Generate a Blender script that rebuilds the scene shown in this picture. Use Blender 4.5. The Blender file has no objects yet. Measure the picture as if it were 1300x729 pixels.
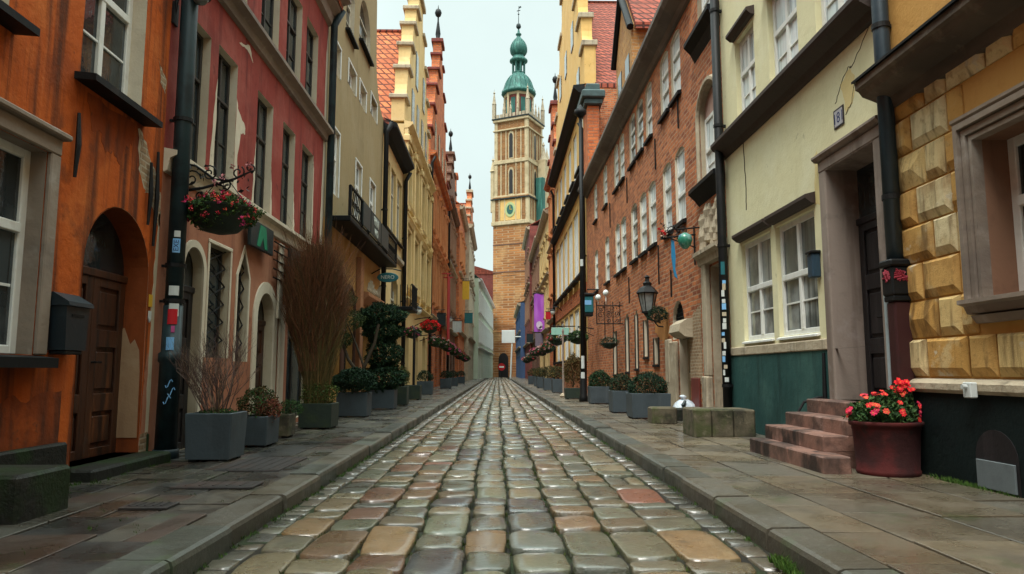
import bpy, bmesh, math, random
from mathutils import Vector, Matrix, noise as mnoise
random.seed(11)
R = random.uniform
S = bpy.context.scene
C = S.collection
XL, XR, ZP = -4.25, 4.5, 0.13

# ------------------------------------------------------------------ mesh builder
class MB:
    def __init__(self):
        self.v = []; self.f = []; self.c = []; self.m = []
    def mark(self):                                  # the next shapes become an object of their own
        if self.v: self.m.append((len(self.v), len(self.f)))
    def add(self, vs, fs, col=None):
        n = len(self.v)
        self.v += [tuple(p) for p in vs]
        self.f += [tuple(i + n for i in f) for f in fs]
        if col is not None:
            self.c += [(0, 0, 0)] * (n - len(self.c)) + [col] * len(vs)
    def quad(self, a, b, c, d, col=None):
        self.add((a, b, c, d), ((0, 1, 2, 3),), col)
    def box(self, x0, x1, y0, y1, z0, z1, b=0.0, col=None):
        if x0 > x1: x0, x1 = x1, x0
        if y0 > y1: y0, y1 = y1, y0
        if z0 > z1: z0, z1 = z1, z0
        b = min(b, (x1-x0)*.45, (y1-y0)*.45, (z1-z0)*.45)
        if b <= 0:
            vs = [(x, y, z) for x in (x0, x1) for y in (y0, y1) for z in (z0, z1)]
            fs = [(0,1,3,2),(4,6,7,5),(0,4,5,1),(2,3,7,6),(0,2,6,4),(1,5,7,3)]
            self.add(vs, fs, col); return
        X = (x0, x1); Y = (y0, y1); Z = (z0, z1)
        vs = []; idx = {}
        for i in (0, 1):
            for j in (0, 1):
                for k in (0, 1):
                    sx = b if i == 0 else -b; sy = b if j == 0 else -b; sz = b if k == 0 else -b
                    idx[i,j,k,0] = len(vs); vs.append((X[i], Y[j]+sy, Z[k]+sz))
                    idx[i,j,k,1] = len(vs); vs.append((X[i]+sx, Y[j], Z[k]+sz))
                    idx[i,j,k,2] = len(vs); vs.append((X[i]+sx, Y[j]+sy, Z[k]))
        fs = []
        for i in (0, 1):
            fs.append([idx[i,j,k,0] for j, k in ((0,0),(1,0),(1,1),(0,1))])
            fs.append([idx[j,i,k,1] for j, k in ((0,0),(1,0),(1,1),(0,1))])
            fs.append([idx[j,k,i,2] for j, k in ((0,0),(1,0),(1,1),(0,1))])
        for i in (0, 1):
            for j in (0, 1):
                fs.append([idx[i,j,0,0], idx[i,j,1,0], idx[i,j,1,1], idx[i,j,0,1]])
                fs.append([idx[i,0,j,0], idx[i,1,j,0], idx[i,1,j,2], idx[i,0,j,2]])
                fs.append([idx[0,i,j,1], idx[1,i,j,1], idx[1,i,j,2], idx[0,i,j,2]])
                for k in (0, 1):
                    fs.append([idx[i,j,k,0], idx[i,j,k,1], idx[i,j,k,2]])
        self.add(vs, fs, col)
    def tube(self, pts, r, n=6, col=None, cap=True):
        pts = [Vector(p) for p in pts]
        m = len(pts)
        rs = r if isinstance(r, (list, tuple)) else [r]*m
        vs = []; fs = []
        up = None
        for i, p in enumerate(pts):
            t = (pts[min(i+1, m-1)] - pts[max(i-1, 0)])
            if t.length < 1e-9: t = Vector((0, 0, 1))
            t.normalize()
            if up is None:
                up = Vector((1, 0, 0)) if abs(t.x) < .9 else Vector((0, 1, 0))
            a = t.cross(up)
            if a.length < 1e-4: a = t.orthogonal()
            a.normalize(); bb = t.cross(a); up = a.cross(t) * 1.0
            for k in range(n):
                w = 2*math.pi*k/n
                vs.append(p + (a*math.cos(w) + bb*math.sin(w))*rs[i])
        for i in range(m-1):
            for k in range(n):
                fs.append((i*n+k, i*n+(k+1) % n, (i+1)*n+(k+1) % n, (i+1)*n+k))
        if cap:
            fs.append(tuple(range(n-1, -1, -1))); fs.append(tuple(range((m-1)*n, m*n)))
        self.add(vs, fs, col)
    def lathe(self, prof, cx, cy, cz=0, n=16, a0=0, sx=1, sy=1, col=None, cap=True):
        vs = []; fs = []
        m = len(prof)
        for (r, z) in prof:
            for k in range(n):
                w = a0 + 2*math.pi*k/n
                vs.append((cx + r*sx*math.cos(w), cy + r*sy*math.sin(w), cz + z))
        for i in range(m-1):
            for k in range(n):
                fs.append((i*n+k, i*n+(k+1) % n, (i+1)*n+(k+1) % n, (i+1)*n+k))
        if cap:
            fs.append(tuple(range(n-1, -1, -1))); fs.append(tuple(range((m-1)*n, m*n)))
        self.add(vs, fs, col)
    def ext(self, poly, vec, col=None):            # extrude a planar polygon along vec
        n = len(poly); vec = Vector(vec)
        vs = [Vector(p) for p in poly]; vs += [p + vec for p in vs]
        fs = [tuple(range(n-1, -1, -1)), tuple(range(n, 2*n))]
        fs += [(i, (i+1) % n, n+(i+1) % n, n+i) for i in range(n)]
        self.add(vs, fs, col)
    def build(self, name, m, parent=None, smooth=False, local=False):
        cuts = [c for c in self.m if c[0] < len(self.v)]
        if cuts:
            self.m = []; first = None; b = [(0, 0)] + cuts + [(len(self.v), len(self.f))]
            if self.c: self.c += [(1, 1, 1)] * (len(self.v) - len(self.c))
            for (v0, f0), (v1, f1) in zip(b, b[1:]):
                if v1 == v0: continue
                s = MB(); s.v = self.v[v0:v1]; s.f = [tuple(i-v0 for i in f) for f in self.f[f0:f1]]; s.c = self.c[v0:v1]
                o = s.build(name, m, parent, smooth, local); first = first or o
            return first
        me = bpy.data.meshes.new(name)
        off = Vector((0, 0, 0))
        if parent is not None and not local:
            p = parent
            while p is not None:
                off += p.location; p = p.parent
        me.from_pydata([tuple(Vector(p) - off) for p in self.v], [], self.f)
        if self.c:
            self.c += [(1, 1, 1)] * (len(self.v) - len(self.c))
            at = me.color_attributes.new('tint', 'FLOAT_COLOR', 'POINT')
            flat = []
            for c in self.c: flat += [c[0], c[1], c[2], 1.0]
            at.data.foreach_set('color', flat)
        me.materials.append(m)
        if smooth:
            me.polygons.foreach_set('use_smooth', [True]*len(me.polygons))
        me.update()
        o = bpy.data.objects.new(name, me); C.objects.link(o)
        if parent is not None: o.parent = parent
        return o

def tag(o, label=None, cat=None, group=None, kind=None):
    if label: o['label'] = label
    if cat: o['category'] = cat
    if group: o['group'] = group
    if kind: o['kind'] = kind
    return o
def thing(name, label, cat, loc=(0, 0, 0), group=None, rz=0):
    o = bpy.data.objects.new(name, None); C.objects.link(o)
    o.location = loc; o.rotation_euler = (0, 0, rz); o.empty_display_size = .2
    return tag(o, label, cat, group)

def text_mesh(name, body, size, m, parent, M, ext=.004):
    cu = bpy.data.curves.new(name, 'FONT'); cu.body = body; cu.size = size; cu.extrude = ext
    cu.align_x = 'CENTER'; cu.align_y = 'CENTER'
    t = bpy.data.objects.new(name, cu); C.objects.link(t)
    dg = bpy.context.evaluated_depsgraph_get()
    me = bpy.data.meshes.new_from_object(t.evaluated_get(dg))
    bpy.data.objects.remove(t); bpy.data.curves.remove(cu)
    off = Vector((0, 0, 0)); p = parent
    while p is not None:
        off += p.location; p = p.parent
    me.transform(Matrix.Translation(-off) @ M)
    me.materials.clear(); me.materials.append(m)
    o = bpy.data.objects.new(name, me); C.objects.link(o); o.parent = parent
    return o

# ------------------------------------------------------------------ materials
def mat(name, base, rough=.7, layers=(), bump=(), spec=.3, metal=0.0, tint=False, brick=None, rvar=None, tile=None, coat=0):
    m = bpy.data.materials.new(name); m.use_nodes = True
    nt = m.node_tree; N = nt.nodes; L = nt.links
    b = N['Principled BSDF']
    b.inputs['Roughness'].default_value = rough
    b.inputs['Specular IOR Level'].default_value = spec
    b.inputs['Metallic'].default_value = metal
    if coat: b.inputs['Coat Weight'].default_value = coat; b.inputs['Coat Roughness'].default_value = .15
    tc = N.new('ShaderNodeTexCoord')
    ge = N.new('ShaderNodeNewGeometry')
    def noise(scale, vec=(1, 1, 1), detail=4, rgh=.6):
        mp = N.new('ShaderNodeMapping'); mp.inputs['Scale'].default_value = vec
        L.new(ge.outputs['Position'], mp.inputs['Vector'])
        n = N.new('ShaderNodeTexNoise'); n.inputs['Scale'].default_value = scale
        n.inputs['Detail'].default_value = detail; n.inputs['Roughness'].default_value = rgh
        L.new(mp.outputs[0], n.inputs['Vector']); return n.outputs['Fac']
    def rng(sock, lo, hi, a=0., bb=1.):
        r = N.new('ShaderNodeMapRange'); r.inputs[1].default_value = lo; r.inputs[2].default_value = hi
        r.inputs[3].default_value = a; r.inputs[4].default_value = bb; r.interpolation_type = 'SMOOTHSTEP'
        L.new(sock, r.inputs[0]); return r.outputs[0]
    def mix(f, a, c, mode='MIX'):
        x = N.new('ShaderNodeMix'); x.data_type = 'RGBA'; x.blend_type = mode
        for s, val in ((x.inputs[0], f), (x.inputs[6], a), (x.inputs[7], c)):
            if hasattr(val, 'is_linked'): L.new(val, s)
            elif isinstance(val, (int, float)): s.default_value = val
            else: s.default_value = (*val, 1)
        return x.outputs[2]
    col = None
    bumps = []
    if brick:
        c1, c2, mo, bw, rh, mw, off = brick
        sp = N.new('ShaderNodeSeparateXYZ'); L.new(ge.outputs['Position'], sp.inputs[0])
        ad = N.new('ShaderNodeMath'); L.new(sp.outputs[0], ad.inputs[0]); L.new(sp.outputs[1], ad.inputs[1])
        cb = N.new('ShaderNodeCombineXYZ'); L.new(ad.outputs[0], cb.inputs[0]); L.new(sp.outputs[2], cb.inputs[1])
        wob = N.new('ShaderNodeTexNoise'); wob.inputs['Scale'].default_value = 1.3; L.new(ge.outputs['Position'], wob.inputs['Vector'])
        ws = N.new('ShaderNodeVectorMath'); ws.operation = 'SCALE'; ws.inputs['Scale'].default_value = .09
        L.new(wob.outputs['Color'], ws.inputs[0])
        wa = N.new('ShaderNodeVectorMath'); L.new(cb.outputs[0], wa.inputs[0]); L.new(ws.outputs[0], wa.inputs[1])
        t = N.new('ShaderNodeTexBrick'); L.new(wa.outputs[0], t.inputs['Vector'])
        t.inputs['Scale'].default_value = 1; t.inputs['Brick Width'].default_value = bw
        t.inputs['Row Height'].default_value = rh; t.inputs['Mortar Size'].default_value = mw
        t.inputs['Mortar Smooth'].default_value = .3; t.offset = off; t.inputs['Bias'].default_value = -.1
        t.inputs['Color1'].default_value = (*c1, 1); t.inputs['Color2'].default_value = (*c2, 1); t.inputs['Mortar'].default_value = (*mo, 1)
        col = t.outputs['Color']
        inv = N.new('ShaderNodeMath'); inv.operation = 'SUBTRACT'; inv.inputs[0].default_value = 1
        L.new(t.outputs['Fac'], inv.inputs[1]); bumps.append((inv.outputs[0], mw*1.2))
    else:
        rg = N.new('ShaderNodeRGB'); rg.outputs[0].default_value = (*base, 1); col = rg.outputs[0]
    if tint:
        at = N.new('ShaderNodeAttribute'); at.attribute_name = 'tint'
        col = mix(1.0, col, at.outputs['Color'], 'MULTIPLY')
    for (c2, scale, vec, lo, hi, amt) in layers:
        f = rng(noise(scale, vec), lo, hi, 0, amt)
        col = mix(f, col, c2)
    L.new(col, b.inputs['Base Color'])
    if rvar:
        sc, lo, hi, a, bb = rvar
        L.new(rng(noise(sc), lo, hi, a, bb), b.inputs['Roughness'])
    for (sc, dist) in bump:
        bumps.append((noise(sc, detail=5), dist))
    prev = None
    for sock, dist in bumps:
        bn = N.new('ShaderNodeBump'); bn.inputs['Strength'].default_value = .9; bn.inputs['Distance'].default_value = dist
        L.new(sock, bn.inputs['Height'])
        if prev is not None: L.new(prev, bn.inputs['Normal'])
        prev = bn.outputs[0]
    if prev is not None: L.new(prev, b.inputs['Normal'])
    return m

V1 = (1, 1, 1); VS = (2.2, 2.2, .22); VH = (.25, .25, 1)      # even, vertical streaks, horizontal streaks
def plaster(name, c, dark, light, streak=.6, rough=.85, patch=.7):
    return mat(name, c, rough, [
        (light, .9, V1, .45, .7, patch), (dark, .6, V1, .5, .75, patch), (dark, 1.6, VS, .52, .72, streak),
        (light, 2.6, VS, .58, .75, streak*.6), (dark, 9, V1, .5, .8, .35), (tuple(x*.45 for x in dark), 3.1, V1, .66, .74, .5)],
        bump=[(4, .012), (35, .004)], spec=.2)
def pbrick(name, c1, c2, mo, dark, bw=.27, rh=.085, mw=.012, amt=.6):
    return mat(name, c1, .85, [(dark, .7, V1, .48, .72, amt), (tuple(min(1, x*1.5) for x in c1), 1.7, V1, .55, .75, amt*.7), (dark, 14, V1, .5, .7, .45), (dark, 2.0, VS, .55, .75, .35)],
               bump=[(22, .01)], brick=(c1, c2, mo, bw, rh, mw, .5), spec=.2)
def paint(name, c, rough=.5, wear=None, **k):
    w = wear or tuple(x*.6 for x in c)
    return mat(name, c, rough, [(w, 5, V1, .5, .75, .5), (w, 3, VS, .52, .72, .4)], bump=[(18, .003)], **k)

m_orange = mat('orange_plaster', (.45, .092, .014), .85, [((.54, .155, .035), .9, V1, .46, .68, .7), ((.24, .045, .010), .7, V1, .48, .66, .8), ((.060, .022, .012), 1.1, (2.6, 2.6, .13), .48, .64, .9), ((.11, .032, .012), 3.2, (2.6, 2.6, .12), .52, .68, .7), ((.56, .20, .07), 2.6, VS, .6, .75, .5), ((.12, .035, .014), 2.9, V1, .58, .72, .6), ((.30, .06, .012), 11, V1, .5, .75, .5), ((.035, .02, .014), 4.5, V1, .68, .74, .6)], bump=[(3, .018), (12, .006), (40, .004)], spec=.15)
m_red = plaster('red_plaster', (.255, .040, .028), (.11, .020, .016), (.36, .10, .075), .9)
m_salmon = plaster('salmon_plaster', (.34, .135, .075), (.20, .07, .042), (.42, .20, .12), .7)
m_olive = plaster('olive_plaster', (.31, .23, .115), (.21, .15, .07), (.36, .28, .16), .5, patch=.5)
m_ochre_low = plaster('ochre_plaster', (.45, .24, .075), (.29, .13, .045), (.50, .31, .13), .5)
m_cream_yellow = plaster('pale_yellow_plaster', (.64, .46, .21), (.44, .29, .12), (.70, .55, .30), .35, patch=.5)
m_trim_yellow = plaster('warm_yellow_trim', (.66, .48, .22), (.46, .31, .13), (.72, .57, .31), .3, patch=.5)
m_trim_orange = plaster('orange_brick_trim', (.58, .24, .10), (.38, .13, .05), (.62, .33, .17), .3, patch=.5)
m_trim_brown = plaster('brown_brick_trim', (.30, .17, .11), (.18, .09, .06), (.38, .24, .16), .3, patch=.5)
m_yellow = plaster('yellow_plaster', (.66, .42, .15), (.48, .27, .08), (.72, .52, .25), .4, patch=.5)
m_greenish = plaster('greenish_cream_plaster', (.70, .65, .41), (.57, .51, .29), (.73, .70, .50), .3, patch=.5)
m_teal = plaster('teal_painted_plinth', (.022, .072, .066), (.010, .032, .030), (.05, .115, .10), .8, rough=.75)
m_ochre = plaster('ochre_wall', (.56, .30, .085), (.44, .21, .055), (.62, .38, .14), .35, patch=.5)
m_rust_block = mat('ochre_cut_stone', (1, 1, 1), .8, [((.60, .47, .25), 2.3, V1, .54, .66, .6), ((.30, .145, .04), 1.7, V1, .52, .7, .6), ((.10, .055, .025), 2.4, (2, 2, .3), .52, .68, .7), ((.20, .11, .04), 14, V1, .52, .74, .5), ((.16, .085, .035), 4, VS, .60, .74, .55), ((.55, .50, .38), 3.7, V1, .63, .70, .7)], bump=[(6, .004), (30, .006), (90, .004)], spec=.12, tint=True)
m_reveal = plaster('cream_reveal_plaster', (.58, .50, .38), (.44, .37, .27), (.66, .59, .47), .4)
m_stone = mat('worn_sandstone', (.42, .35, .25), .85, [((.24, .19, .13), 1.4, V1, .45, .7, .7), ((.12, .10, .075), 3, VS, .52, .72, .6), ((.52, .46, .36), 4, V1, .55, .75, .5)], bump=[(8, .02), (40, .005)], spec=.2)
m_grey_stone = mat('grey_moulding_stone', (.25, .195, .15), .8, [((.13, .105, .09), 1.6, VH, .45, .7, .7), ((.36, .32, .28), 3, V1, .52, .75, .6)], bump=[(12, .01)], spec=.25)
m_mauve = mat('mauve_grey_stone', (.27, .215, .18), .8, [((.15, .11, .088), 1.4, VS, .45, .66, .8), ((.12, .095, .078), 2.2, V1, .55, .7, .6), ((.37, .32, .30), 3, V1, .55, .75, .4)], bump=[(14, .006)], spec=.25)
m_dark_sill = mat('dark_sheet_metal_sill', (.008, .0085, .009), .6, [((.028, .024, .021), 4, V1, .54, .74, .6)], bump=[(10, .004)], spec=.15)
m_dark_plinth = mat('black_green_plinth', (.005, .010, .0095), .8, [((.010, .017, .015), 1.3, V1, .48, .7, .7), ((.035, .036, .028), 3, VS, .62, .74, .4), ((.003, .005, .005), 2.2, V1, .5, .65, .7)], bump=[(5, .01), (25, .004)], spec=.15)
m_mossy = mat('mossy_stone', (.105, .088, .056), .85, [((.05, .062, .018), 2.6, V1, .48, .62, .75), ((.022, .02, .014), 1.7, V1, .46, .64, .8), ((.19, .16, .11), 7, V1, .56, .72, .6), ((.02, .02, .012), 9, V1, .6, .72, .7)], bump=[(7, .02), (40, .008)], spec=.3)
m_black_mossy = mat('black_wet_stone', (.013, .013, .010), .6, [((.012, .026, .006), 1.6, V1, .48, .62, .85), ((.04, .036, .028), 6, V1, .58, .74, .5)], bump=[(6, .025), (30, .010)], spec=.25)
m_white = paint('white_window_paint', (.72, .72, .68), .45, (.5, .48, .42))
m_cream_frame = paint('cream_window_paint', (.58, .53, .42), .5)
m_dark_frame = paint('dark_window_paint', (.03, .026, .022), .5)
def glass(name, c, c2, rough=.06, spec=.6):
    return mat(name, c, rough, [(c2, 1.1, V1, .45, .62, .8), (tuple(x*.35 for x in c), 2.6, (3, 3, .12), .5, .62, .65)], bump=[(1.7, .012), (5, .002)], spec=spec)
m_glass = glass('dark_old_glass', (.018, .026, .030), (.05, .062, .066))
m_glass_pale = glass('curtain_and_sky_glass', (.62, .70, .72), (.78, .83, .83), .2, .45)  # pale colour stands for curtains and for sky reflected in the panes
m_glass_mid = glass('grey_curtain_glass', (.10, .115, .115), (.30, .32, .31), .08)
m_wood = mat('dark_varnished_wood', (.055, .018, .007), .5, [((.012, .006, .004), 1.6, (6, 6, .5), .42, .65, .9), ((.16, .05, .014), 2.2, (3, 3, .4), .55, .72, .6), ((.06, .05, .04), 4, V1, .6, .72, .5)], bump=[(20, .004)], spec=.45)
m_door_black = mat('blackened_door_wood', (.009, .007, .008), .55, [((.024, .019, .02), 2, (5, 5, .5), .5, .7, .7)], bump=[(20, .004)], spec=.45)
m_door_tan = mat('weathered_tan_boards', (.30, .22, .13), .75, [((.17, .115, .065), 2, (7, 7, .5), .42, .65, .8)], bump=[(20, .006)])
m_pipe = mat('blue_green_pipe_paint', (.014, .034, .040), .45, [((.005, .011, .014), 2.6, V1, .45, .65, .8), ((.05, .075, .075), 5, VS, .60, .74, .4)], bump=[(10, .004)], spec=.35)
m_iron = mat('black_iron', (.006, .0065, .007), .55, [((.02, .016, .014), 7, V1, .54, .74, .6)], bump=[(25, .003)], spec=.25)
m_navy_box = mat('dark_navy_metal', (.006, .013, .018), .45, [((.018, .03, .036), 4, V1, .52, .72, .6)], bump=[(8, .004)], spec=.45)
m_pot_grey = mat('grey_concrete_planter', (.050, .066, .076), .65, [((.032, .042, .048), 2.2, V1, .45, .7, .7), ((.09, .105, .11), 4, VS, .58, .74, .45)], bump=[(30, .004), (5, .006)], spec=.35)
m_pot_dark = mat('dark_green_planter', (.018, .030, .022), .6, [((.035, .05, .02), 3, V1, .5, .7, .7)], bump=[(12, .01)], spec=.35)
m_tub = mat('oxblood_tub_paint', (.070, .011, .010), .8, [((.022, .008, .008), 2.2, V1, .42, .62, .85), ((.10, .034, .024), 4, VS, .58, .74, .5), ((.02, .014, .012), 6, V1, .58, .7, .8)], bump=[(12, .008), (40, .003)], spec=.2)
m_step = mat('red_sandstone_step', (.22, .115, .085), .6, [((.075, .045, .036), 2.2, V1, .42, .60, .85), ((.018, .013, .011), 2.2, (1, 1, .5), .50, .62, .85), ((.36, .22, .18), 3, V1, .58, .75, .6)], bump=[(10, .012), (50, .004)], spec=.35)
m_soil = mat('soil', (.03, .02, .013), .95, [((.06, .04, .025), 9, V1, .45, .65, .8)], bump=[(30, .02)], spec=.1)
m_leaf = mat('leaf_green', (1, 1, 1), .8, tint=True, spec=.12)
m_petal = mat('petal', (1, 1, 1), .6, tint=True, spec=.2)
m_twig = mat('bare_twig', (1, 1, 1), .8, tint=True, spec=.2)
m_copper = mat('verdigris_copper', (.020, .10, .082), .65, [((.02, .09, .075), .5, V1, .42, .65, .8), ((.075, .26, .21), 1.0, VS, .5, .7, .7)], bump=[(3, .03)], spec=.4)
m_tile = mat('orange_roof_tiles', (.5, .14, .05), .8, [((.28, .07, .03), .8, V1, .45, .7, .7), ((.13, .055, .035), 2.6, V1, .58, .72, .6)], bump=[(8, .02)], brick=((.56, .17, .06), (.40, .10, .04), (.10, .03, .018), .36, .42, .05, .0), spec=.2)
m_tile_red = mat('dark_red_roof_tiles', (.33, .08, .05), .8, [((.17, .045, .03), .8, V1, .45, .7, .7), ((.09, .04, .03), 2.6, V1, .58, .72, .6)], bump=[(8, .02)], brick=((.36, .085, .05), (.22, .05, .032), (.06, .02, .015), .32, .36, .045, .0), spec=.2)
m_brick = pbrick('red_brown_brick', (.56, .185, .07), (.22, .06, .03), (.38, .24, .15), (.13, .04, .022), .32, .11, .016, .5)
m_brick_red = pbrick('orange_red_brick', (.60, .18, .06), (.40, .10, .04), (.34, .18, .11), (.16, .045, .025), .5, .16, .02)
m_brick_dark = pbrick('dark_brown_brick', (.19, .095, .062), (.13, .06, .042), (.2, .14, .1), (.065, .035, .026), .5, .16, .02)
m_brick_crim = pbrick('crimson_brick', (.25, .06, .05), (.17, .04, .036), (.2, .1, .08), (.09, .025, .022), .5, .16, .02)
m_brick_tower = mat('tower_brick', (.40, .19, .07), .85, [((.22, .09, .035), .35, VH, .5, .66, .75), ((.10, .05, .03), .55, (.35, .35, 2.4), .62, .68, .85), ((.50, .29, .13), .3, V1, .5, .7, .6)], bump=[(3, .05)], brick=((.44, .18, .06), (.23, .09, .035), (.40, .25, .14), 1.2, .5, .07, .5), spec=.2)
m_tower_panel = mat('tower_panel_brick', (.30, .14, .05), .85, [((.18, .08, .035), .6, V1, .45, .7, .8)], brick=((.33, .155, .055), (.21, .09, .035), (.33, .22, .12), .8, .3, .04, .5), spec=.2)
m_tower_cream = mat('tower_cream_stone', (.50, .40, .25), .8, [((.34, .26, .15), .7, V1, .46, .68, .8), ((.16, .13, .09), 1.4, VS, .58, .72, .6)], spec=.2)
m_purple = mat('purple_banner_cloth', (.36, .075, .52), .7, [((.45, .15, .60), .9, (2, 2, .3), .45, .65, .8)], bump=[(3, .02)])
m_clock = paint('clock_face_paint', (.40, .46, .22), .6)
m_signwhite = paint('white_sign_paint', (.72, .78, .76), .4, (.62, .68, .66))
m_blue = paint('blue_house_paint', (.055, .10, .20), .7)
m_palegreen = plaster('pale_green_plaster', (.50, .56, .42), (.38, .44, .33), (.58, .62, .50), .3, patch=.5)
m_sign_dark = paint('dark_sign_paint', (.014, .024, .026), .45, (.03, .045, .045))
m_teal_sign = paint('teal_sign_paint', (.02, .13, .15), .4, (.01, .07, .09))
m_letter = paint('pale_lettering', (.6, .62, .55), .6)
m_sticker_red = paint('red_sticker', (.5, .012, .02), .5)
m_sticker_blue = paint('blue_sticker', (.18, .42, .72), .5, (.3, .5, .7))
m_sticker_white = paint('white_sticker', (.55, .58, .56), .6)
m_navy = paint('navy_ink', (.015, .03, .12), .5)
m_yellow_tin = paint('yellow_tin', (.62, .36, .03), .5)
m_bare_brick = pbrick('bare_rubble_brick', (.36, .24, .14), (.27, .17, .095), (.42, .34, .24), (.16, .10, .06), .22, .075, .014)
m_pale_plaster = plaster('old_pale_plaster', (.45, .38, .27), (.30, .24, .16), (.52, .45, .34), .4)
m_crack = mat('crack', (.06, .05, .03), .9)
m_bagw = mat('white_plastic_bag', (.58, .64, .68), .35, [((.42, .50, .58), 7, V1, .45, .6, .7)], bump=[(14, .02)], spec=.5)
m_scarlet = paint('scarlet_cloth', (.42, .012, .016), .7)
SKY_H, SKY_Z, EXPO = 5.15, 28.5, 1.05
# ------------------------------------------------------------------ house helpers
class House:
    def __init__(h, name, label, cat, X, side, s0, s1, depth=9.0, group=None, local=None):
        h.X, h.side, h.s0, h.s1, h.depth = X, side, s0, s1, depth
        h.local = local is not None
        if h.local:
            h.root = thing(name, label, cat, local[0], group, local[1])
        else:
            h.root = thing(name, label, cat, (X, (s0+s1)/2, 0), group)
    def p(h, s, z, d=0.0): return (h.X - h.side*d, s, z)
    def bx(h, mb, s0, s1, z0, z1, d0, d1, b=0.0, col=None):
        mb.box(h.X - h.side*d0, h.X - h.side*d1, s0, s1, z0, z1, b, col)
    def put(h, mb, name, m, parent=None, smooth=False):
        return mb.build(name, m, parent or h.root, smooth, local=h.local)
    def sweep(h, mb, s0, s1, prof):      # profile of (d, z) pairs run along the front
        mb.ext([h.p(s0, z, d) for d, z in prof], (0, s1-s0, 0))
    def facade(h, mb, s0, s1, z0, z1, ops, reveal=.2, mr=None, d=0.0):
        mr = mr or mb
        ops = [o for o in ops if o[0] < s1 and o[1] > s0 and o[2] < z1 and o[3] > z0]
        ss = sorted({s0, s1} | {max(s0, min(s1, v)) for o in ops for v in (o[0], o[1])})
        zs = sorted({z0, z1} | {max(z0, min(z1, v)) for o in ops for v in (o[2], o[3])})
        for i in range(len(ss)-1):
            for j in range(len(zs)-1):
                a, b, c, e = ss[i], ss[i+1], zs[j], zs[j+1]
                if b-a < 1e-5 or e-c < 1e-5: continue
                ms, mz = (a+b)/2, (c+e)/2
                if any(o[0] < ms < o[1] and o[2] < mz < o[3] for o in ops): continue
                mb.quad(h.p(a, c, d), h.p(b, c, d), h.p(b, e, d), h.p(a, e, d))
        for o in ops:
            mr_ = mr
            if len(o) > 6: mr = o[6]
            if mr is not mb: mr.mark()
            a, b, c, e = o[:4]; kind = o[4] if len(o) > 4 else None
            rv = o[5] if len(o) > 5 else reveal
            if kind:
                w = (b-a)/2; m = (a+b)/2; n = 14
                rise = {'round': w, 'seg': w*.3, 'pointed': w*1.7, 'low': w*.55}[kind]
                sp = e - rise
                def top(s):
                    u = min(1, abs(s-m)/w)
                    if kind == 'round' or kind == 'low': return sp + rise*math.sqrt(max(0, 1-u*u))
                    if kind == 'seg': return sp + rise*(1-u*u)
                    return sp + rise*(1-u)**.62 * (1 if u < 1 else 0)
                pts = [(m - w*math.cos(math.pi*k/n)) for k in range(n+1)]
                arc = [(s, top(s)) for s in pts]
                for k in range(n):
                    (sa, za), (sb, zb) = arc[k], arc[k+1]
                    mb.quad(h.p(sa, za, d), h.p(sb, zb, d), h.p(sb, e, d), h.p(sa, e, d))
                outline = [(a, c)] + arc + [(b, c)]
            else:
                outline = [(a, c), (a, e), (b, e), (b, c)]
            for k in range(len(outline)):
                (sa, za), (sb, zb) = outline[k], outline[(k+1) % len(outline)]
                mr.quad(h.p(sa, za, d), h.p(sb, zb, d), h.p(sb, zb, d-rv), h.p(sa, za, d-rv))
            mr = mr_
    def body(h, mb, z0, z1, e=.004):     # the two ends, the back and the top
        a, b = h.s0+e, h.s1-e
        for s in (a, b):
            mb.quad(h.p(s, z0), h.p(s, z1), h.p(s, z1, -h.depth), h.p(s, z0, -h.depth))
        mb.quad(h.p(a, z0, -h.depth), h.p(b, z0, -h.depth), h.p(b, z1, -h.depth), h.p(a, z1, -h.depth))
        mb.quad(h.p(a, z1-.02), h.p(b, z1-.02), h.p(b, z1-.02, -h.depth), h.p(a, z1-.02, -h.depth))
    def window(h, o, d=-.14, cols=2, rows=(.62,), bars=2, fr=None, gl=None, bw=.07, sill=None, sd=.14, sh=.06, so=.08, name='window', parent=None):
        s0, s1, z0, z1 = o[:4]
        fr = fr or m_white; gl = gl or m_glass
        f = MB(); t = .05
        e = .015
        h.bx(f, s0-e, s0+bw, z0-e, z1+e, d-t, d, .008); h.bx(f, s1-bw, s1+e, z0-e, z1+e, d-t, d, .008)
        h.bx(f, s0+bw, s1-bw, z0-e, z0+bw, d-t, d-.002, .008); h.bx(f, s0+bw, s1-bw, z1-bw, z1+e, d-t, d-.002, .008)
        w = (s1-s0-2*bw)
        xs = [s0+bw+w*i/cols for i in range(cols+1)]
        for x in xs[1:-1]: h.bx(f, x-bw*.5, x+bw*.5, z0+bw, z1-bw, d-t, d+.012, .008)
        hh = z1-z0-2*bw
        ys = [z0+bw] + [z0+bw+hh*r for r in rows] + [z1-bw]
        for y in ys[1:-1]: h.bx(f, s0+bw, s1-bw, y-bw*.55, y+bw*.55, d-t, d+.022, .008)
        for i in range(cols):
            for j in range(len(ys)-1):
                n = bars if j == 0 else max(1, bars-1)
                for k in range(1, n):
                    y = ys[j] + (ys[j+1]-ys[j])*k/n
                    h.bx(f, xs[i]+bw*.5, xs[i+1]-bw*.5, y-.012, y+.012, d-t+.01, d-.008)
        fo = h.put(f, name, fr, parent)
        g = MB(); g.quad(h.p(s0, z0, d-.03), h.p(s1, z0, d-.03), h.p(s1, z1, d-.03), h.p(s0, z1, d-.03))
        h.put(g, 'pane', gl, fo)
        if sill is not None:
            q = MB(); h.sweep(q, s0-so, s1+so, [(d, z0-sh), (d, z0+.012), (sd, z0-.03), (sd, z0-.03-sh)])
            h.put(q, 'sill', sill, fo)
        return fo
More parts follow.
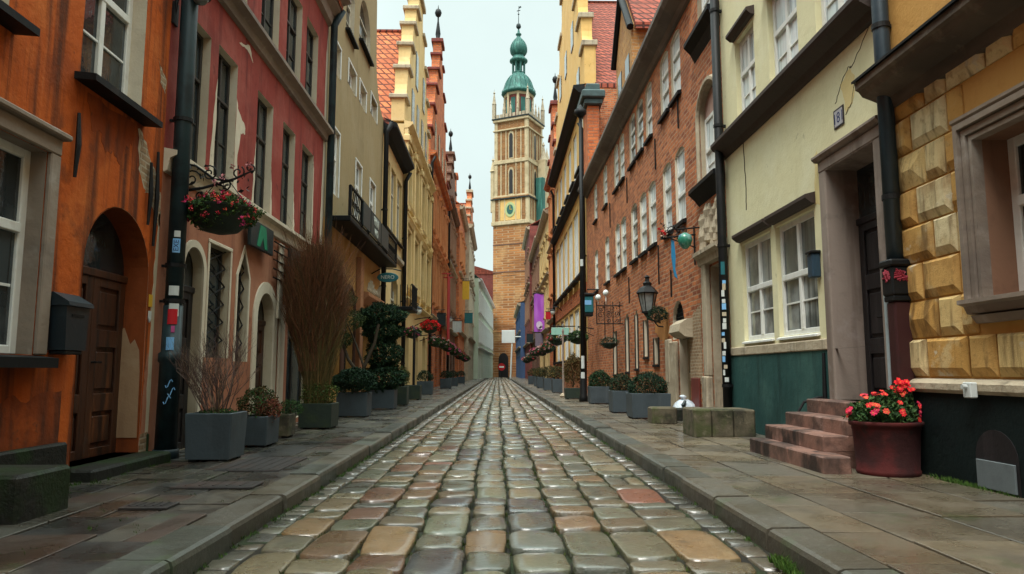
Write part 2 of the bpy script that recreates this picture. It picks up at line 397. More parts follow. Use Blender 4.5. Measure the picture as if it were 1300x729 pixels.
    def door(h, s0, s1, z0, z1, d, m, leaves=2, panels=3, fan=None, fanm=None, name='door'):
        f = MB(); t = .06
        zt = fan or z1
        lw = (s1-s0)/leaves
        for i in range(leaves):
            a, b = s0+lw*i+.006, s0+lw*(i+1)-.006
            h.bx(f, a, b, z0, zt, d-t, d-.035)
            st = min(.13, lw*.2)
            h.bx(f, a, a+st, z0, zt, d-.034, d, .006); h.bx(f, b-st, b, z0, zt, d-.034, d, .006)
            hs = [.0, .30, .66, 1.0] if panels == 3 else [k/panels for k in range(panels+1)]
            H = zt-z0
            for k in range(len(hs)):
                c = z0+H*hs[k]
                lo = c-(.10 if k else 0); hi = c+(.10 if k < len(hs)-1 else 0)
                lo = max(z0, lo); hi = min(zt, hi)
                h.bx(f, a+st, b-st, lo, hi, d-.034, d-.001, .006)
            for k in range(len(hs)-1):
                lo, hi = z0+H*hs[k]+.13, z0+H*hs[k+1]-.13
                h.bx(f, a+st+.035, b-st-.035, lo+.02, hi-.02, d-.034, d-.012, .018)
        fo = h.put(f, name, m)
        k = MB(); ms = (s0+s1)/2
        k.tube([h.p(ms+.05, z0+1.05, d), h.p(ms+.05, z0+1.05, d+.05), h.p(ms+.15, z0+1.05, d+.055)], .012, 8)
        h.put(k, 'handle', m_iron, fo)
        if fan:
            g = MB(); h.bx(g, s0-.02, s1+.02, zt+.0, zt+.09, d-t, d+.02, .01)
            h.put(g, 'transom', m, fo)
            g = MB(); g.quad(h.p(s0-.02, zt+.09, d-.03), h.p(s1+.02, zt+.09, d-.03), h.p(s1+.02, z1+.02, d-.03), h.p(s0-.02, z1+.02, d-.03))
            h.put(g, 'fanlight', fanm or m_glass, fo)
        return fo
    def surround(h, mb, o, w, d, top=None):
        mb.mark(); s0, s1, z0, z1 = o[:4]; top = top or w
        h.bx(mb, s0-w, s0, z0, z1, 0, d, .012); h.bx(mb, s1, s1+w, z0, z1, 0, d, .012)
        h.bx(mb, s0-w, s1+w, z1, z1+top, 0, d+.004, .012)
    def patch(h, pts, m, name='bare_patch', d=.004, jit=.05, sub=5, rim=None):
        out = []
        n = len(pts)
        for i in range(n):
            a, b = pts[i], pts[(i+1) % n]
            for k in range(sub):
                t = k/sub
                out.append((a[0]+(b[0]-a[0])*t + R(-jit, jit)*(k > 0), a[1]+(b[1]-a[1])*t + R(-jit, jit)*(k > 0)))
        mb = MB(); mb.ext([h.p(s, z, d) for s, z in out], (h.side*(d-.0005), 0, 0))
        o = h.put(mb, name, m)
        if rim:      # the undercoat showing round the broken edge
            cs = sum(p[0] for p in out)/len(out); cz = sum(p[1] for p in out)/len(out)
            rp = []
            for p in out:
                k = R(1.03, 1.22); rp.append((min(h.s1-.006, cs+(p[0]-cs)*k), cz+(p[1]-cz)*k))
            r = MB(); r.ext([h.p(s, z, d-.002) for s, z in rp], (h.side*(d-.0025), 0, 0)); h.put(r, 'undercoat', rim, o)
        return o
    def roof_eaves(h, z, rise, m, over=.35, th=.12):
        D = h.depth/2; mb = MB()
        k = rise/D
        h.sweep(mb, h.s0+.005, h.s1-.005, [(over, z-over*k+th), (-D, z+rise+th), (-2*D-over, z-over*k+th), (-2*D-over, z-over*k), (-D, z+rise), (over, z-over*k)])
        return h.put(mb, 'roof', m)
    def roof_gable(h, s0, s1, z, ridge, m, front=-.3, th=.14, over=.12):
        c = (s0+s1)/2; k = (ridge-z)/(c-s0)
        mb = MB()
        prof = [(s0-over, z-over*k), (c, ridge), (s1+over, z-over*k), (s1+over, z-over*k+th*1.6), (c, ridge+th*1.6), (s0-over, z-over*k+th*1.6)]
        mb.ext([h.p(s, zz, front) for s, zz in prof], (h.side*(h.depth+front), 0, 0))
        w = MB(); w.ext([h.p(s, zz, front) for s, zz in [(s0+.01, z), (c, ridge), (s1-.01, z)]], (h.side*(h.depth+front-.05), 0, 0))
        r = h.put(mb, 'roof', m)
        cap = MB(); cap.tube([h.p(c, ridge+.26, front), h.p(c, ridge+.26, -h.depth)], .11, 8)
        h.put(cap, 'ridge_tile', m_tile_red, r)
        return w
    def gable(h, steps, m, mc, th=.45, coping=.12, ops=(), finial=None, fm=None, wm=None, z0=None):
        """steps: (s_left, s_right, z_bottom, z_top) bands, bottom to top, each with a moulded coping"""
        mb = MB(); cp = MB()
        for i, (a, b, c, e) in enumerate(steps):
            n = steps[i+1] if i+1 < len(steps) else None
            h.bx(mb, a, b, c, e, -th, 0.0)
            if n:
                for (u, v) in ((a, n[0]), (b, n[1])):
                    lo, hi = min(u, v), max(u, v)
                    if hi-lo > .02:
                        cp.mark()
                        h.bx(cp, lo-.12, hi+.12, e, e+coping, -th-.1, .14, .03)
                        # concave shoulder above the ledge
                        hh = min((n[3]-n[2])*.7, (hi-lo)*1.2); q = []
                        for t in range(7):
                            w = t/6*math.pi/2
                            q.append((1-math.sin(w), 1-math.cos(w)))
                        pts = []
                        inner, outer = (v, u)
                        for (x, y) in q: pts.append(h.p(inner+(outer-inner)*x*.85, e+coping+hh*y, -.02))
                        pts.append(h.p(inner, e+coping, -.02))
                        mb.ext(pts, (h.side*(th-.04), 0, 0))
            else:
                cp.mark(); h.bx(cp, a-.15, b+.15, e, e+coping*1.4, -th-.12, .16, .03)
        w = h.put(mb, 'gable', m)
        h.put(cp, 'coping', mc, w)
        if finial:
            s = (steps[-1][0]+steps[-1][1])/2; z = steps[-1][3]+coping*1.4
            f = MB(); k = finial
            x, y, _ = h.p(s, 0, -th/2)
            f.lathe([(.22*k, 0), (.22*k, .15*k), (.12*k, .3*k), (.17*k, .6*k), (.12*k, 1.0*k), (.05*k, 1.5*k), (.05*k, 1.75*k), (.17*k, 1.85*k), (.23*k, 2.05*k), (.17*k, 2.25*k), (.04*k, 2.35*k), (.01, 2.6*k)], x, y, z, 10)
            h.put(f, 'finial', fm or m_iron, w, True)
        return w
    def windows(h, ops, **k):
        for o in ops: h.window(o, **k)

# ------------------------------------------------------------------ left row
# 1. orange house
h = House('orange_house', 'orange plastered house with an arched dark wooden door and black iron wall ties', 'house', XL, -1, -14.0, 9.03)  # unseen upper height and rearward length added to darken the near street
rg = MB()
ops = [(5.15, 6.72, 1.35, 3.25, None, .2, rg), (7.42, 8.82, ZP+.12, 3.03, 'round', .34), (4.5, 6.05, 4.22, 6.1, None, .22), (7.15, 8.4, 4.2, 6.15, None, .23),
       (1.2, 2.7, 1.35, 3.25), (1.2, 2.7, 4.22, 6.1), (-2.2, -.7, 1.35, 3.25), (-2.2, -.7, 4.22, 6.1), (4.5, 6.05, 7.3, 9.0), (7.15, 8.4, 7.3, 9.0), (1.2, 2.7, 7.3, 9.0)]
w = MB(); rv = MB(); h.facade(w, h.s0, h.s1, 0, 14.6, ops, .2, rv); h.body(w, 0, 14.6)
h.put(w, 'wall', m_orange); h.put(rv, 'reveal', m_reveal); h.put(rg, 'reveal', m_grey_stone)
h.roof_eaves(14.6, 5, m_tile)
# the arch has its own dark inner reveal, set just inside the cream one
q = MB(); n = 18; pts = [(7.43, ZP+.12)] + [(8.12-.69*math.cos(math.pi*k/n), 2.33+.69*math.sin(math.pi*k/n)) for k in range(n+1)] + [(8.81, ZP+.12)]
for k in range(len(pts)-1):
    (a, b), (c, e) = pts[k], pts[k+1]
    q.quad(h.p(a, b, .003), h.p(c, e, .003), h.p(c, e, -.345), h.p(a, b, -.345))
h.put(q, 'door_arch', plaster('dark_orange_plaster', (.20, .045, .010), (.07, .02, .008), (.28, .07, .02), .8))  # inner faces of the arch, a darker orange than the wall
q = MB(); q.ext([(h.X+d_, 8.803, z) for d_, z in ((-.02, .42), (-.03, 1.2), (-.05, 1.45), (-.11, 1.58), (-.16, 1.52), (-.24, 1.72), (-.335, 1.66), (-.335, .42))], (0, -.003, 0)); h.put(q, 'bare_jamb', plaster('tan_bare_plaster', (.34, .21, .12), (.20, .11, .06), (.42, .30, .19), .7))
h.door(7.42, 8.82, ZP+.12, 3.05, -.26, m_wood, 2, 3, fan=2.25)
q = MB(); h.bx(q, 7.25, 8.95, .0, ZP+.12, -.36, .34, .025); h.put(q, 'doorstep', m_black_mossy)
for i in (0, 4, 6): h.window(ops[i], -.15, 2, (.62,), 2, sill=m_dark_sill, sd=.2, sh=.09, bw=.085)
for i in (2, 3, 5, 7, 8, 9, 10): h.window(ops[i], -.17, 2, (.60,), 2, sill=m_dark_sill, sd=.22, sh=.07, so=.1, bw=.085)
q = MB()
for o in (ops[0], ops[4], ops[6]):
    h.surround(q, o, .15, .05, .16); h.bx(q, o[0]-.2, o[1]+.2, o[3]+.16, o[3]+.22, 0, .12, .015)
h.put(q, 'window_surround', m_grey_stone)
q = MB(); h.bx(q, -14, 7.22, .0, .52, 0, .10, .02); q.mark(); h.bx(q, 8.98, 9.02, .0, .45, 0, .03, .01); h.put(q, 'plinth', m_black_mossy)
for s, z0, z1 in ((7.12, 3.12, 3.78), (8.66, 2.95, 3.72), (8.82, 2.72, 3.9)):
    q = MB(); q.tube([h.p(s, z0, .035), h.p(s, (z0+z1)/2, .05), h.p(s, z1, .035)], [.016, .028, .016], 6); h.put(q, 'wall_tie', m_iron)
h.patch([(8.42, 4.02), (8.62, 3.86), (8.9, 3.5), (9.0, 3.4), (9.02, 3.0), (8.85, 3.15), (8.72, 3.35), (8.6, 3.4), (8.46, 3.62)], m_bare_brick, 'bare_brick_patch', jit=.03, rim=m_pale_plaster)
h.patch([(8.78, 5.05), (8.98, 4.9), (8.97, 4.75), (8.85, 4.82)], m_bare_brick, 'bare_brick_patch', jit=.02, rim=m_pale_plaster)
h.patch([(8.98, 3.1), (9.026, 3.2), (9.026, .46), (8.90, .46), (8.95, 1.5), (8.93, 2.1), (8.97, 2.6)], m_pale_plaster, 'bare_plaster_patch', jit=.018)
h.patch([(8.84, .46), (8.94, .46), (8.93, 1.35), (8.90, 1.42), (8.855, 1.2)], m_salmon, 'bare_plaster_patch', d=.006, jit=.012)
h.patch([(8.83, .15), (9.02, .15), (9.02, .46), (8.83, .46)], m_bare_brick, 'bare_brick_patch', d=.012, jit=.015)
q = MB(); h.bx(q, 8.60+.06, 8.74, 1.98, 2.13, 0, .012, .002); t = None
tg = q.build('notice', m_yellow_tin, h.root)
q = MB(); q.ext([h.p(s, z, .014) for s, z in ((8.865, 1.93), (8.925, 1.93), (8.925, 1.84), (8.895, 1.79), (8.865, 1.84))], (.012*h.side, 0, 0)); h.put(q, 'shield_badge', m_sticker_white)
tg.location = tg.location + Vector((0, .2, 0))

m_damp = mat('damp_brown_plaster', (.24, .050, .012), .85, [((.06, .024, .014), 1.4, (2.2, 2.2, .4), .42, .66, .9), ((.36, .075, .014), 3, V1, .5, .7, .7), ((.05, .03, .02), 6, V1, .6, .72, .7)], bump=[(3, .018), (12, .006)], spec=.15)
up = []; k = 0; s_ = 7.21
while s_ > 3.0:
    up.append((s_, 1.0 + .22*mnoise.noise((s_*1.3, 2, 0)) + .13*mnoise.noise((s_*5, 7, 0)))); s_ -= R(.03, .07)
h.patch([(3.0, .5), (7.21, .5)] + up, m_damp, 'damp_patch', d=.003, jit=.004, sub=2)
up = [(8.405-.0, 4.0)]
h.patch([(7.3, 4.07), (8.3, 4.07), (8.25, 3.85), (8.1, 3.72), (8.0, 3.5), (7.86, 3.62), (7.7, 3.55), (7.55, 3.75), (7.42, 3.7)], m_damp, 'damp_patch', d=.003, jit=.03)

# 2. red house above a terracotta ground floor
h = House('red_house', 'red plastered house with cream window reveals over a terracotta ground floor', 'house', XL, -1, 9.03, 17.35)
w1 = [(9.55, 10.32, 4.05, 6.1), (10.62, 11.42, 4.05, 6.15), (12.42, 13.3, 4.05, 6.15), (13.95, 14.8, 4.05, 6.12), (15.35, 16.3, 4.05, 6.12)]
w2 = [(9.55, 10.4, 7.15, 9.0), (10.8, 11.7, 7.15, 9.0), (12.42, 13.45, 7.15, 9.05), (13.95, 15.0, 7.15, 9.05), (15.4, 16.4, 7.15, 9.05)]
w = MB(); rv = MB(); h.facade(w, h.s0, h.s1, 4.0, 10.4, w1+w2, .17, rv); h.body(w, 0, 10.4); h.put(w, 'wall', m_red); h.put(rv, 'reveal', m_reveal)
g = [(9.75, 10.4, ZP, 2.92, 'round', .13), (10.62, 11.45, 1.4, 3.08, None, .16), (11.8, 12.32, 1.36, 3.2, 'pointed', .16), (12.8, 13.75, ZP+.1, 2.62, 'round', .17), (14.75, 16.4, ZP+.1, 2.7, None, .2)]
w = MB(); rv = MB(); h.facade(w, h.s0, h.s1, 0, 4.0, g, .2, rv); h.put(w, 'ground_floor_wall', m_salmon); h.put(rv, 'reveal', m_pale_plaster)
h.windows(w1+w2, d=-.12, cols=2, rows=(.66,), bars=2, fr=m_dark_frame, gl=m_glass, bw=.05)
h.door(9.75, 10.4, ZP, 2.95, -.11, m_door_black, 1, 3, fan=2.3)
for o, k in ((g[1], 0), (g[2], 1)):
    fo = h.window(o, -.12, 1, (), 1, fr=m_dark_frame, gl=m_glass, bw=.05)
    q = MB(); a, b, c, e = o[:4]
    for i in range(7):
        z = c+(e-c)*i/6
        for sg in (0, 1):
            s_a, s_b = (a, b) if sg else (b, a)
            if i < 6: q.tube([h.p(s_a, z, -.07), h.p((a+b)/2, z+(e-c)/12, -.06), h.p(s_b, z+(e-c)/6, -.07)], .012, 5)
    h.put(q, 'iron_lattice', m_iron, fo)
h.door(12.8, 13.75, ZP+.1, 2.65, -.15, m_wood, 1, 3, fan=2.05)
h.window(g[4], -.14, 2, (.7,), 1, fr=m_dark_frame, gl=m_glass)
q = MB()      # pale painted surrounds of the arches and the lattice windows
for (a, b, sp, r, zb) in ((9.75, 10.4, 2.595, .325, ZP), (12.8, 13.75, 2.145, .475, ZP)):
    q.mark(); m = (a+b)/2; wd = .1 if a < 10 else .2
    o1 = [(m - r*math.cos(math.pi*k/16), sp + r*math.sin(math.pi*k/16)) for k in range(17)]
    o2 = [(m - (r+wd)*math.cos(math.pi*k/16), sp + (r+wd)*math.sin(math.pi*k/16)) for k in range(17)]
    o1 = [(a, zb)] + o1 + [(b, zb)]; o2 = [(a-wd, zb)] + o2 + [(b+wd, zb)]
    for k in range(len(o1)-1):
        q.ext([h.p(*o1[k], .03), h.p(*o1[k+1], .03), h.p(*o2[k+1], .03), h.p(*o2[k], .03)], (h.side*.029, 0, 0))
h.surround(q, g[1], .06, .02)
a, b, c, e = g[2][:4]; q.mark()
h.bx(q, a-.06, a, c, e-.44, 0, .02); h.bx(q, b, b+.06, c, e-.44, 0, .02)
q.ext([h.p(a-.07, e-.44, .021), h.p((a+b)/2, e+.1, .021), h.p((a+b)/2, e-.0, .021), h.p(a, e-.44, .021)], (h.side*.02, 0, 0))
q.ext([h.p(b+.07, e-.44, .021), h.p((a+b)/2, e+.1, .021), h.p((a+b)/2, e-.0, .021), h.p(b, e-.44, .021)], (h.side*.02, 0, 0))
q.mark(); h.bx(q, 14.1, 14.4, ZP, 2.5, 0, .05, .01)
h.put(q, 'pale_surround', m_reveal)
q = MB()
h.sweep(q, h.s0+.01, h.s1-.01, [(0, 3.72), (.05, 3.74), (.08, 3.9), (.16, 3.94), (.16, 4.0), (0, 4.03)])
h.put(q, 'string_course', m_reveal)
q = MB(); h.sweep(q, h.s0+.01, h.s1-.01, [(0, 6.78), (.07, 6.8), (.10, 6.93), (.22, 6.98), (.22, 7.05), (0, 7.12)])
h.put(q, 'string_course', m_grey_stone)
q = MB(); h.sweep(q, h.s0+.01, h.s1-.01, [(0, 9.75), (.1, 9.8), (.14, 10.0), (.3, 10.1), (.36, 10.3), (.55, 10.36), (.55, 10.5), (0, 10.56)])
h.put(q, 'cornice', m_grey_stone)
h.roof_eaves(10.5, 4.5, m_tile)
for pts in ([(11.42, 4.06), (11.62, 4.1), (11.55, 4.6), (11.66, 5.1), (11.86, 5.15), (11.84, 5.28), (11.5, 5.45), (11.42, 5.6)], [(13.3, 4.06), (13.42, 4.1), (13.36, 4.7), (13.3, 5.0)],
            [(12.3, 4.06), (12.42, 4.06), (12.42, 5.2), (12.36, 4.8)], [(14.8, 4.06), (14.95, 4.06), (14.88, 4.5), (14.8, 4.9)], [(16.3, 4.1), (16.42, 4.3), (16.36, 5.8), (16.3, 6.0)],
            [(11.42, 6.55), (11.9, 6.72), (12.1, 6.5), (11.8, 6.6)], [(17.05, 4.1), (17.33, 4.1), (17.33, 9.6), (17.2, 9.0), (17.16, 6.0)], [(10.45, 4.06), (10.62, 4.06), (10.62, 5.6), (10.52, 5.0)]):
    h.patch(pts, m_reveal, 'peeled_paint', d=.004, jit=.02)
# hanging shop boards on the red house
t = thing('shop_board', 'dark shop board with a green ribbon, hanging under the ledge of the red house', 'sign', (XL+.05, 12.5, 3.4))
q = MB(); h.bx(q, 11.9, 13.1, 3.28, 3.74, .1, .16, .01); q.build('board', m_sign_dark, t)
q = MB(); q.ext([h.p(s, z, .168) for s, z in ((12.35, 3.7), (12.65, 3.7), (12.75, 3.32), (12.6, 3.32), (12.5, 3.5), (12.35, 3.32), (12.2, 3.32))], (-.006, 0, 0)); q.build('ribbon', paint('green_ribbon', (.01, .2, .10), .5), t)
q = MB(); q.tube([h.p(12.1, 3.7, 0), h.p(12.1, 3.7, .13)], .02); q.mark(); q.tube([h.p(12.9, 3.7, 0), h.p(12.9, 3.7, .13)], .02); q.build('bracket', m_iron, t)
t = thing('shop_board', 'black slatted shop board with iron rods beside the tall willow pot', 'sign', (XL+.05, 14.6, 3.1))
q = MB(); h.bx(q, 14.2, 15.7, 2.85, 3.62, .1, .18, .01); q.build('board', m_sign_dark, t)
q = MB()
for k in range(5): q.mark(); q.tube([h.p(13.55, 2.95+k*.17, .04), h.p(14.25, 2.9+k*.17, .12)], .016, 6)
q.build('iron_rod', m_iron, t)
q = MB(); h.bx(q, 13.85, 14.1, 2.2, 3.65, .02, .07, .01); q.build('white_backboard', m_reveal, t)

# 3. olive house with the balcony
h = House('olive_house', 'tall olive brown house with small white windows above a dark balcony sign', 'house', XL, -1, 17.35, 26.0, 10)
small = [(17.75, 18.7, 8.95, 9.75), (19.75, 20.8, 9.3, 9.95), (21.4, 22.45, 9.4, 10.05), (23.3, 24.5, 9.75, 10.4)]
tall = [(17.9, 18.85, 5.75, 7.45), (21.1, 22.0, 5.75, 7.45), (23.5, 24.5, 5.9, 7.5)]
arch = [(19.3, 20.4, 10.7, 12.4, 'round'), (21.2, 23.0, 11.3, 12.9, 'round')]
w = MB(); rv = MB(); allo = small+tall+arch
h.facade(w, h.s0, 24.55, 4.95, 10.45, allo, .16, rv); h.facade(w, 24.55, h.s1, 4.95, 10.45, [], .16); h.facade(w, h.s0, 23.7, 10.45, 13.0, arch, .16, rv)
h.body(w, 0, 10.4)
fs = [(23.7, 10.45), (26.0, 10.45)] + [(26.0-1.75*math.sin(k/10*math.pi/2), 10.45+1.75*(1-math.cos(k/10*math.pi/2))) for k in range(1, 11)] + [(24.2, 13.0), (23.7, 13.0)]
w.ext([h.p(x, z, 0) for x, z in fs], (-.4, 0, 0)); w.ext([h.p(h.s0+.004, 10.4), h.p(h.s0+.004, 13), h.p(h.s0+.004, 13, -.5), h.p(h.s0+.004, 10.4, -.5)], (0, .2, 0)); h.put(w, 'wall', m_olive); h.put(rv, 'reveal', m_reveal)
w = MB()
pts = [(h.s0+.01, 13.0), (24.2, 13.0), (24.15, 14.0)] + [(20.9+3.1*math.cos(math.pi*k/14), 14.2+2.2*math.sin(math.pi*k/14)) for k in range(1, 14)] + [(h.s0+.01, 14.0)]
w.ext([h.p(x, z, -.002) for x, z in pts], (-.45, 0, 0)); h.put(w, 'gable', m_olive)
h.windows(small, d=-.12, cols=1, rows=(), bars=1, gl=m_glass, bw=.11); h.windows(tall, d=-.06, cols=1, rows=(.6,), bars=2, gl=m_glass_mid, bw=.10); h.windows(arch, d=-.12, cols=1, rows=(.6,), bars=2, gl=m_glass, bw=.05, fr=m_cream_frame, sill=m_dark_sill)
q = MB()
for o in small+tall: h.surround(q, o, .07, .03)
h.put(q, 'window_surround', m_white)
rw = h.roof_gable(h.s0, h.s1, 10.3, 13.6, m_tile, -.5); h.put(rw, 'attic', m_olive)
g = [(17.7, 19.6, .9, 3.7, 'round', .22), (19.9, 21.3, .3, 3.55, 'round', .22), (22.6, 24.6, ZP, 3.0, 'round', .4)]
w = MB(); h.facade(w, h.s0, h.s1, 0, 4.95, g, .2); h.put(w, 'ground_floor_wall', m_ochre_low)
h.window(g[0], -.18, 2, (.7,), 2, gl=m_glass_mid, fr=m_dark_frame); h.window(g[1], -.18, 1, (.7,), 2, gl=m_glass_mid, fr=m_dark_frame)
h.door(22.6, 24.6, ZP, 3.0, -.3, m_wood, 2, 3, fan=2.2)
q = MB()
for o in g[:2]:
    q.mark(); a, b, c, e = o[:4]; m = (a+b)/2; r = (b-a)/2
    q.tube([h.p(a-.06, c, .03), h.p(a-.06, e-r, .03)] + [h.p(m-(r+.06)*math.cos(math.pi*k/12), e-r+(r+.06)*math.sin(math.pi*k/12), .03) for k in range(13)] + [h.p(b+.06, e-r, .03), h.p(b+.06, c, .03)], .05, 6)
h.put(q, 'arch_moulding', paint('brown_moulding', (.10, .045, .03), .7))
q = MB(); h.bx(q, 21.6, 22.05, 0, 4.6, 0, .16, .02); q.mark(); h.bx(q, 25.2, 25.7, 0, 3.4, 0, .16, .02); q.mark(); h.sweep(q, 22.1, 25.3, [(0, 3.25), (.1, 3.28), (.3, 3.5), (.3, 3.6), (0, 3.66)]); h.put(q, 'portal', paint('terracotta_portal', (.36, .16, .075), .7))
q = MB()
for k in range(9): q.mark(); q.tube([h.p(22.5+k*.27, 3.72, .2), h.p(22.5+k*.27+.1, 3.95+.12*math.sin(k), .22), h.p(22.6+k*.27, 3.68, .2)], .03, 5)
h.put(q, 'carved_crest', m_stone)
# balcony
q = MB(); h.bx(q, 17.6, 25.8, 4.88, 5.02, 0, .62, .02); bal = h.put(q, 'balcony', m_dark_sill)
q = MB()
h.bx(q, 17.6, 25.8, 5.74, 5.80, .56, .62, .01); h.bx(q, 17.6, 25.8, 5.06, 5.10, .56, .61, .01)
for k in range(42):
    s = 17.7+k*.196
    if 19.0 < s < 23.6: continue
    q.tube([h.p(s, 5.1, .585), h.p(s+.05, 5.3, .60), h.p(s-.05, 5.5, .57), h.p(s, 5.75, .585)], .014, 5)
for s in (17.63, 19.2, 20.2, 22.0, 23.55, 25.75): q.mark(); h.bx(q, s-.03, s+.03, 5.02, 5.78, .55, .625, .005)
h.put(q, 'railing', m_iron, bal)
sg = thing('balcony_sign', 'dark sign in three panels with pale capitals on the balcony railing of the olive house', 'sign', (XL+.66, 21.3, 5.1))
for (a, b) in ((19.05, 20.15), (20.25, 21.95), (22.05, 23.5)):
    q = MB(); h.bx(q, a, b, 5.08, 5.72, .63, .66, .006); q.build('panel', m_sign_dark, sg)
ML = Matrix.Rotation(math.pi/2, 4, 'Z') @ Matrix.Rotation(math.pi/2, 4, 'X')      # text facing +X, reading along +Y
text_mesh('lettering', 'PIKAI', .36, m_letter, sg, Matrix.Translation((XL+.665, 21.1, 5.53)) @ ML)
text_mesh('lettering', 'WIO', .30, m_letter, sg, Matrix.Translation((XL+.665, 21.1, 5.22)) @ ML)
t = thing('hanging_sign', 'small teal oval shop sign on a curved bracket by the corner of the olive house', 'sign', (XL+.1, 24.2, 4.4))
q = MB(); q.lathe([(.02, -.03), (.25, -.03), (.27, 0), (.25, .03), (.02, .03)], 0, 0, 0, 18); 
for i, v in enumerate(q.v): q.v[i] = (XL+.55+v[0]*1.35, 24.2+v[2], 4.33+v[1]*.62)
q.build('plate', m_teal_sign, t)
text_mesh('lettering', 'NERO', .17, m_letter, t, Matrix.Translation((XL+.55, 24.16, 4.33)) @ Matrix.Rotation(math.pi/2, 4, 'X'))
q = MB(); q.tube([(XL, 24.2, 4.45), (XL+.3, 24.2, 4.62), (XL+.7, 24.2, 4.62), (XL+1.0, 24.2, 4.55)], .022); q.build('bracket', m_iron, t)

# 4. low dark-eaved house
h = House('low_house', 'low dull yellow house with a dark projecting eave, squeezed between two taller fronts', 'house', XL, -1, 26.0, 31.7)
up = [(26.6, 27.9, 6.6, 9.3), (28.2, 29.5, 6.6, 9.3), (29.9, 31.3, 6.6, 9.3)]
g = [(26.6, 27.8, ZP, 3.3, None, .3), (28.6, 30.6, 2.6, 5.2, 'round', .25)]
w = MB(); h.facade(w, h.s0, h.s1, 0, 10.2, up+g, .2); h.body(w, 0, 10.2); h.put(w, 'wall', m_cream_yellow)
h.windows(up, d=-.1, cols=2, rows=(.65,), bars=1, gl=m_glass_mid, fr=m_cream_frame, sill=m_dark_sill); h.window(g[1], -.15, 2, (.6,), 1, gl=m_glass_mid, fr=m_cream_frame)
h.door(26.6, 27.8, ZP, 3.3, -.25, m_door_black, 1, 3)
q = MB(); h.sweep(q, h.s0+.01, h.s1-.01, [(0, 9.95), (.2, 10.0), (.5, 10.2), (.5, 10.34), (0, 10.55)]); h.put(q, 'eave', m_dark_sill)
q = MB(); h.sweep(q, h.s0+.01, h.s1-.01, [(0, 5.7), (.14, 5.8), (.14, 5.95), (0, 6.0)]); h.put(q, 'string_course', m_stone)
h.roof_eaves(10.4, 3.2, m_tile_red)
q = MB(); h.bx(q, 29.7, 31.6, 3.70, 3.85, 0, .75, .02); bal = h.put(q, 'balcony', m_dark_sill)
q = MB(); h.bx(q, 29.7, 31.6, 4.72, 4.78, .68, .74)
for k in range(14): q.tube([h.p(29.75+k*.14, 3.85, .71), h.p(29.75+k*.14, 4.73, .71)], .014, 5)
for k in range(5): q.tube([h.p(29.72, 3.85, .1+k*.14), h.p(29.72, 4.75, .1+k*.14)], .016, 5)
h.put(q, 'railing', m_iron, bal)

def grid(s0, s1, n, w, z0, z1, kind=None):
    return [((s0+(s1-s0)*(i+.5)/n)-w/2, (s0+(s1-s0)*(i+.5)/n)+w/2, z0, z1) + ((kind,) if kind else ()) for i in range(n)]
def ledge(h, z, d=.18, m=None, hh=.22):
    q = MB(); h.sweep(q, h.s0+.02, h.s1-.02, [(0, z), (d*.5, z+.03), (d, z+hh*.6), (d, z+hh*.85), (0, z+hh)]); return h.put(q, 'string_course', m or m_stone)

def dress(h, ops, m, w=.16, d=.12, hood=True):      # raised window surrounds with a sill and a small hood
    q = MB()
    for o in ops:
        h.surround(q, o, w, d)
        h.sweep(q, o[0]-w-.08, o[1]+w+.08, [(0, o[2]-.2), (d+.06, o[2]-.16), (d+.12, o[2]-.04), (0, o[2]-.002)])
        if hood: h.sweep(q, o[0]-w-.08, o[1]+w+.08, [(0, o[3]+w+.004), (d+.08, o[3]+w+.05), (d+.16, o[3]+w+.2), (0, o[3]+w+.3)])
    return h.put(q, 'window_surround', m)
# 5. yellow gabled house
h = House('gabled_house', 'yellow stepped-gable house with an orange tiled roof and a black ball finial', 'house', XL, -1, 31.7, 44.0, 12)
rows = [grid(31.9, 43.8, 4, 1.7, 8.8, 11.6), grid(31.9, 43.8, 4, 1.7, 5.0, 7.7), grid(31.9, 43.8, 3, 1.7, ZP, 3.2, 'low')]
w = MB(); h.facade(w, h.s0, h.s1, 0, 12.3, sum(rows, []), .25); h.body(w, 0, 12.3); h.put(w, 'wall', m_cream_yellow)
h.windows(rows[0]+rows[1], d=-.15, bars=2, gl=m_glass_mid, fr=m_cream_frame)
for o in rows[2]: h.door(o[0], o[1], o[2], o[3], -.2, m_wood, 2, 3, fan=2.3)
q = MB()
for s in (31.95, 34.8, 37.75, 40.7, 43.6): q.mark(); h.bx(q, s-.22, s+.22, 4.6, 12.1, 0, .2, .02); h.bx(q, s-.3, s+.3, 11.5, 11.8, 0, .28, .03); h.bx(q, s-.3, s+.3, 8.35, 8.6, 0, .28, .03)
h.put(q, 'pilaster', m_trim_yellow); dress(h, rows[0]+rows[1], m_trim_yellow)
ledge(h, 4.3, .3, m_trim_yellow); ledge(h, 8.1, .25, m_trim_yellow); ledge(h, 12.1, .4, m_trim_yellow, .35)
gb = h.gable([(31.75, 43.9, 12.46, 13.5), (32.7, 43.0, 13.5, 15.3), (33.7, 42.0, 15.3, 16.9), (34.6, 41.1, 16.9, 18.4), (35.7, 40.0, 18.4, 19.8), (36.9, 38.8, 19.8, 21.2)], m_cream_yellow, m_stone, .6, .2, finial=1.0)
q = MB()
for s in (34.7, 36.9, 39.1, 41.2): q.mark(); h.bx(q, s-.45, s+.45, 13.0, 15.0, 0, .05, .03)
for s in (36.2, 39.6): q.mark(); h.bx(q, s-.45, s+.45, 15.7, 17.6, 0, .05, .03)
h.put(q, 'blind_window', m_glass_mid, gb)
rw = h.roof_gable(31.8, 43.9, 12.2, 19.4, m_tile, -.55); h.put(rw, 'attic', m_cream_yellow)

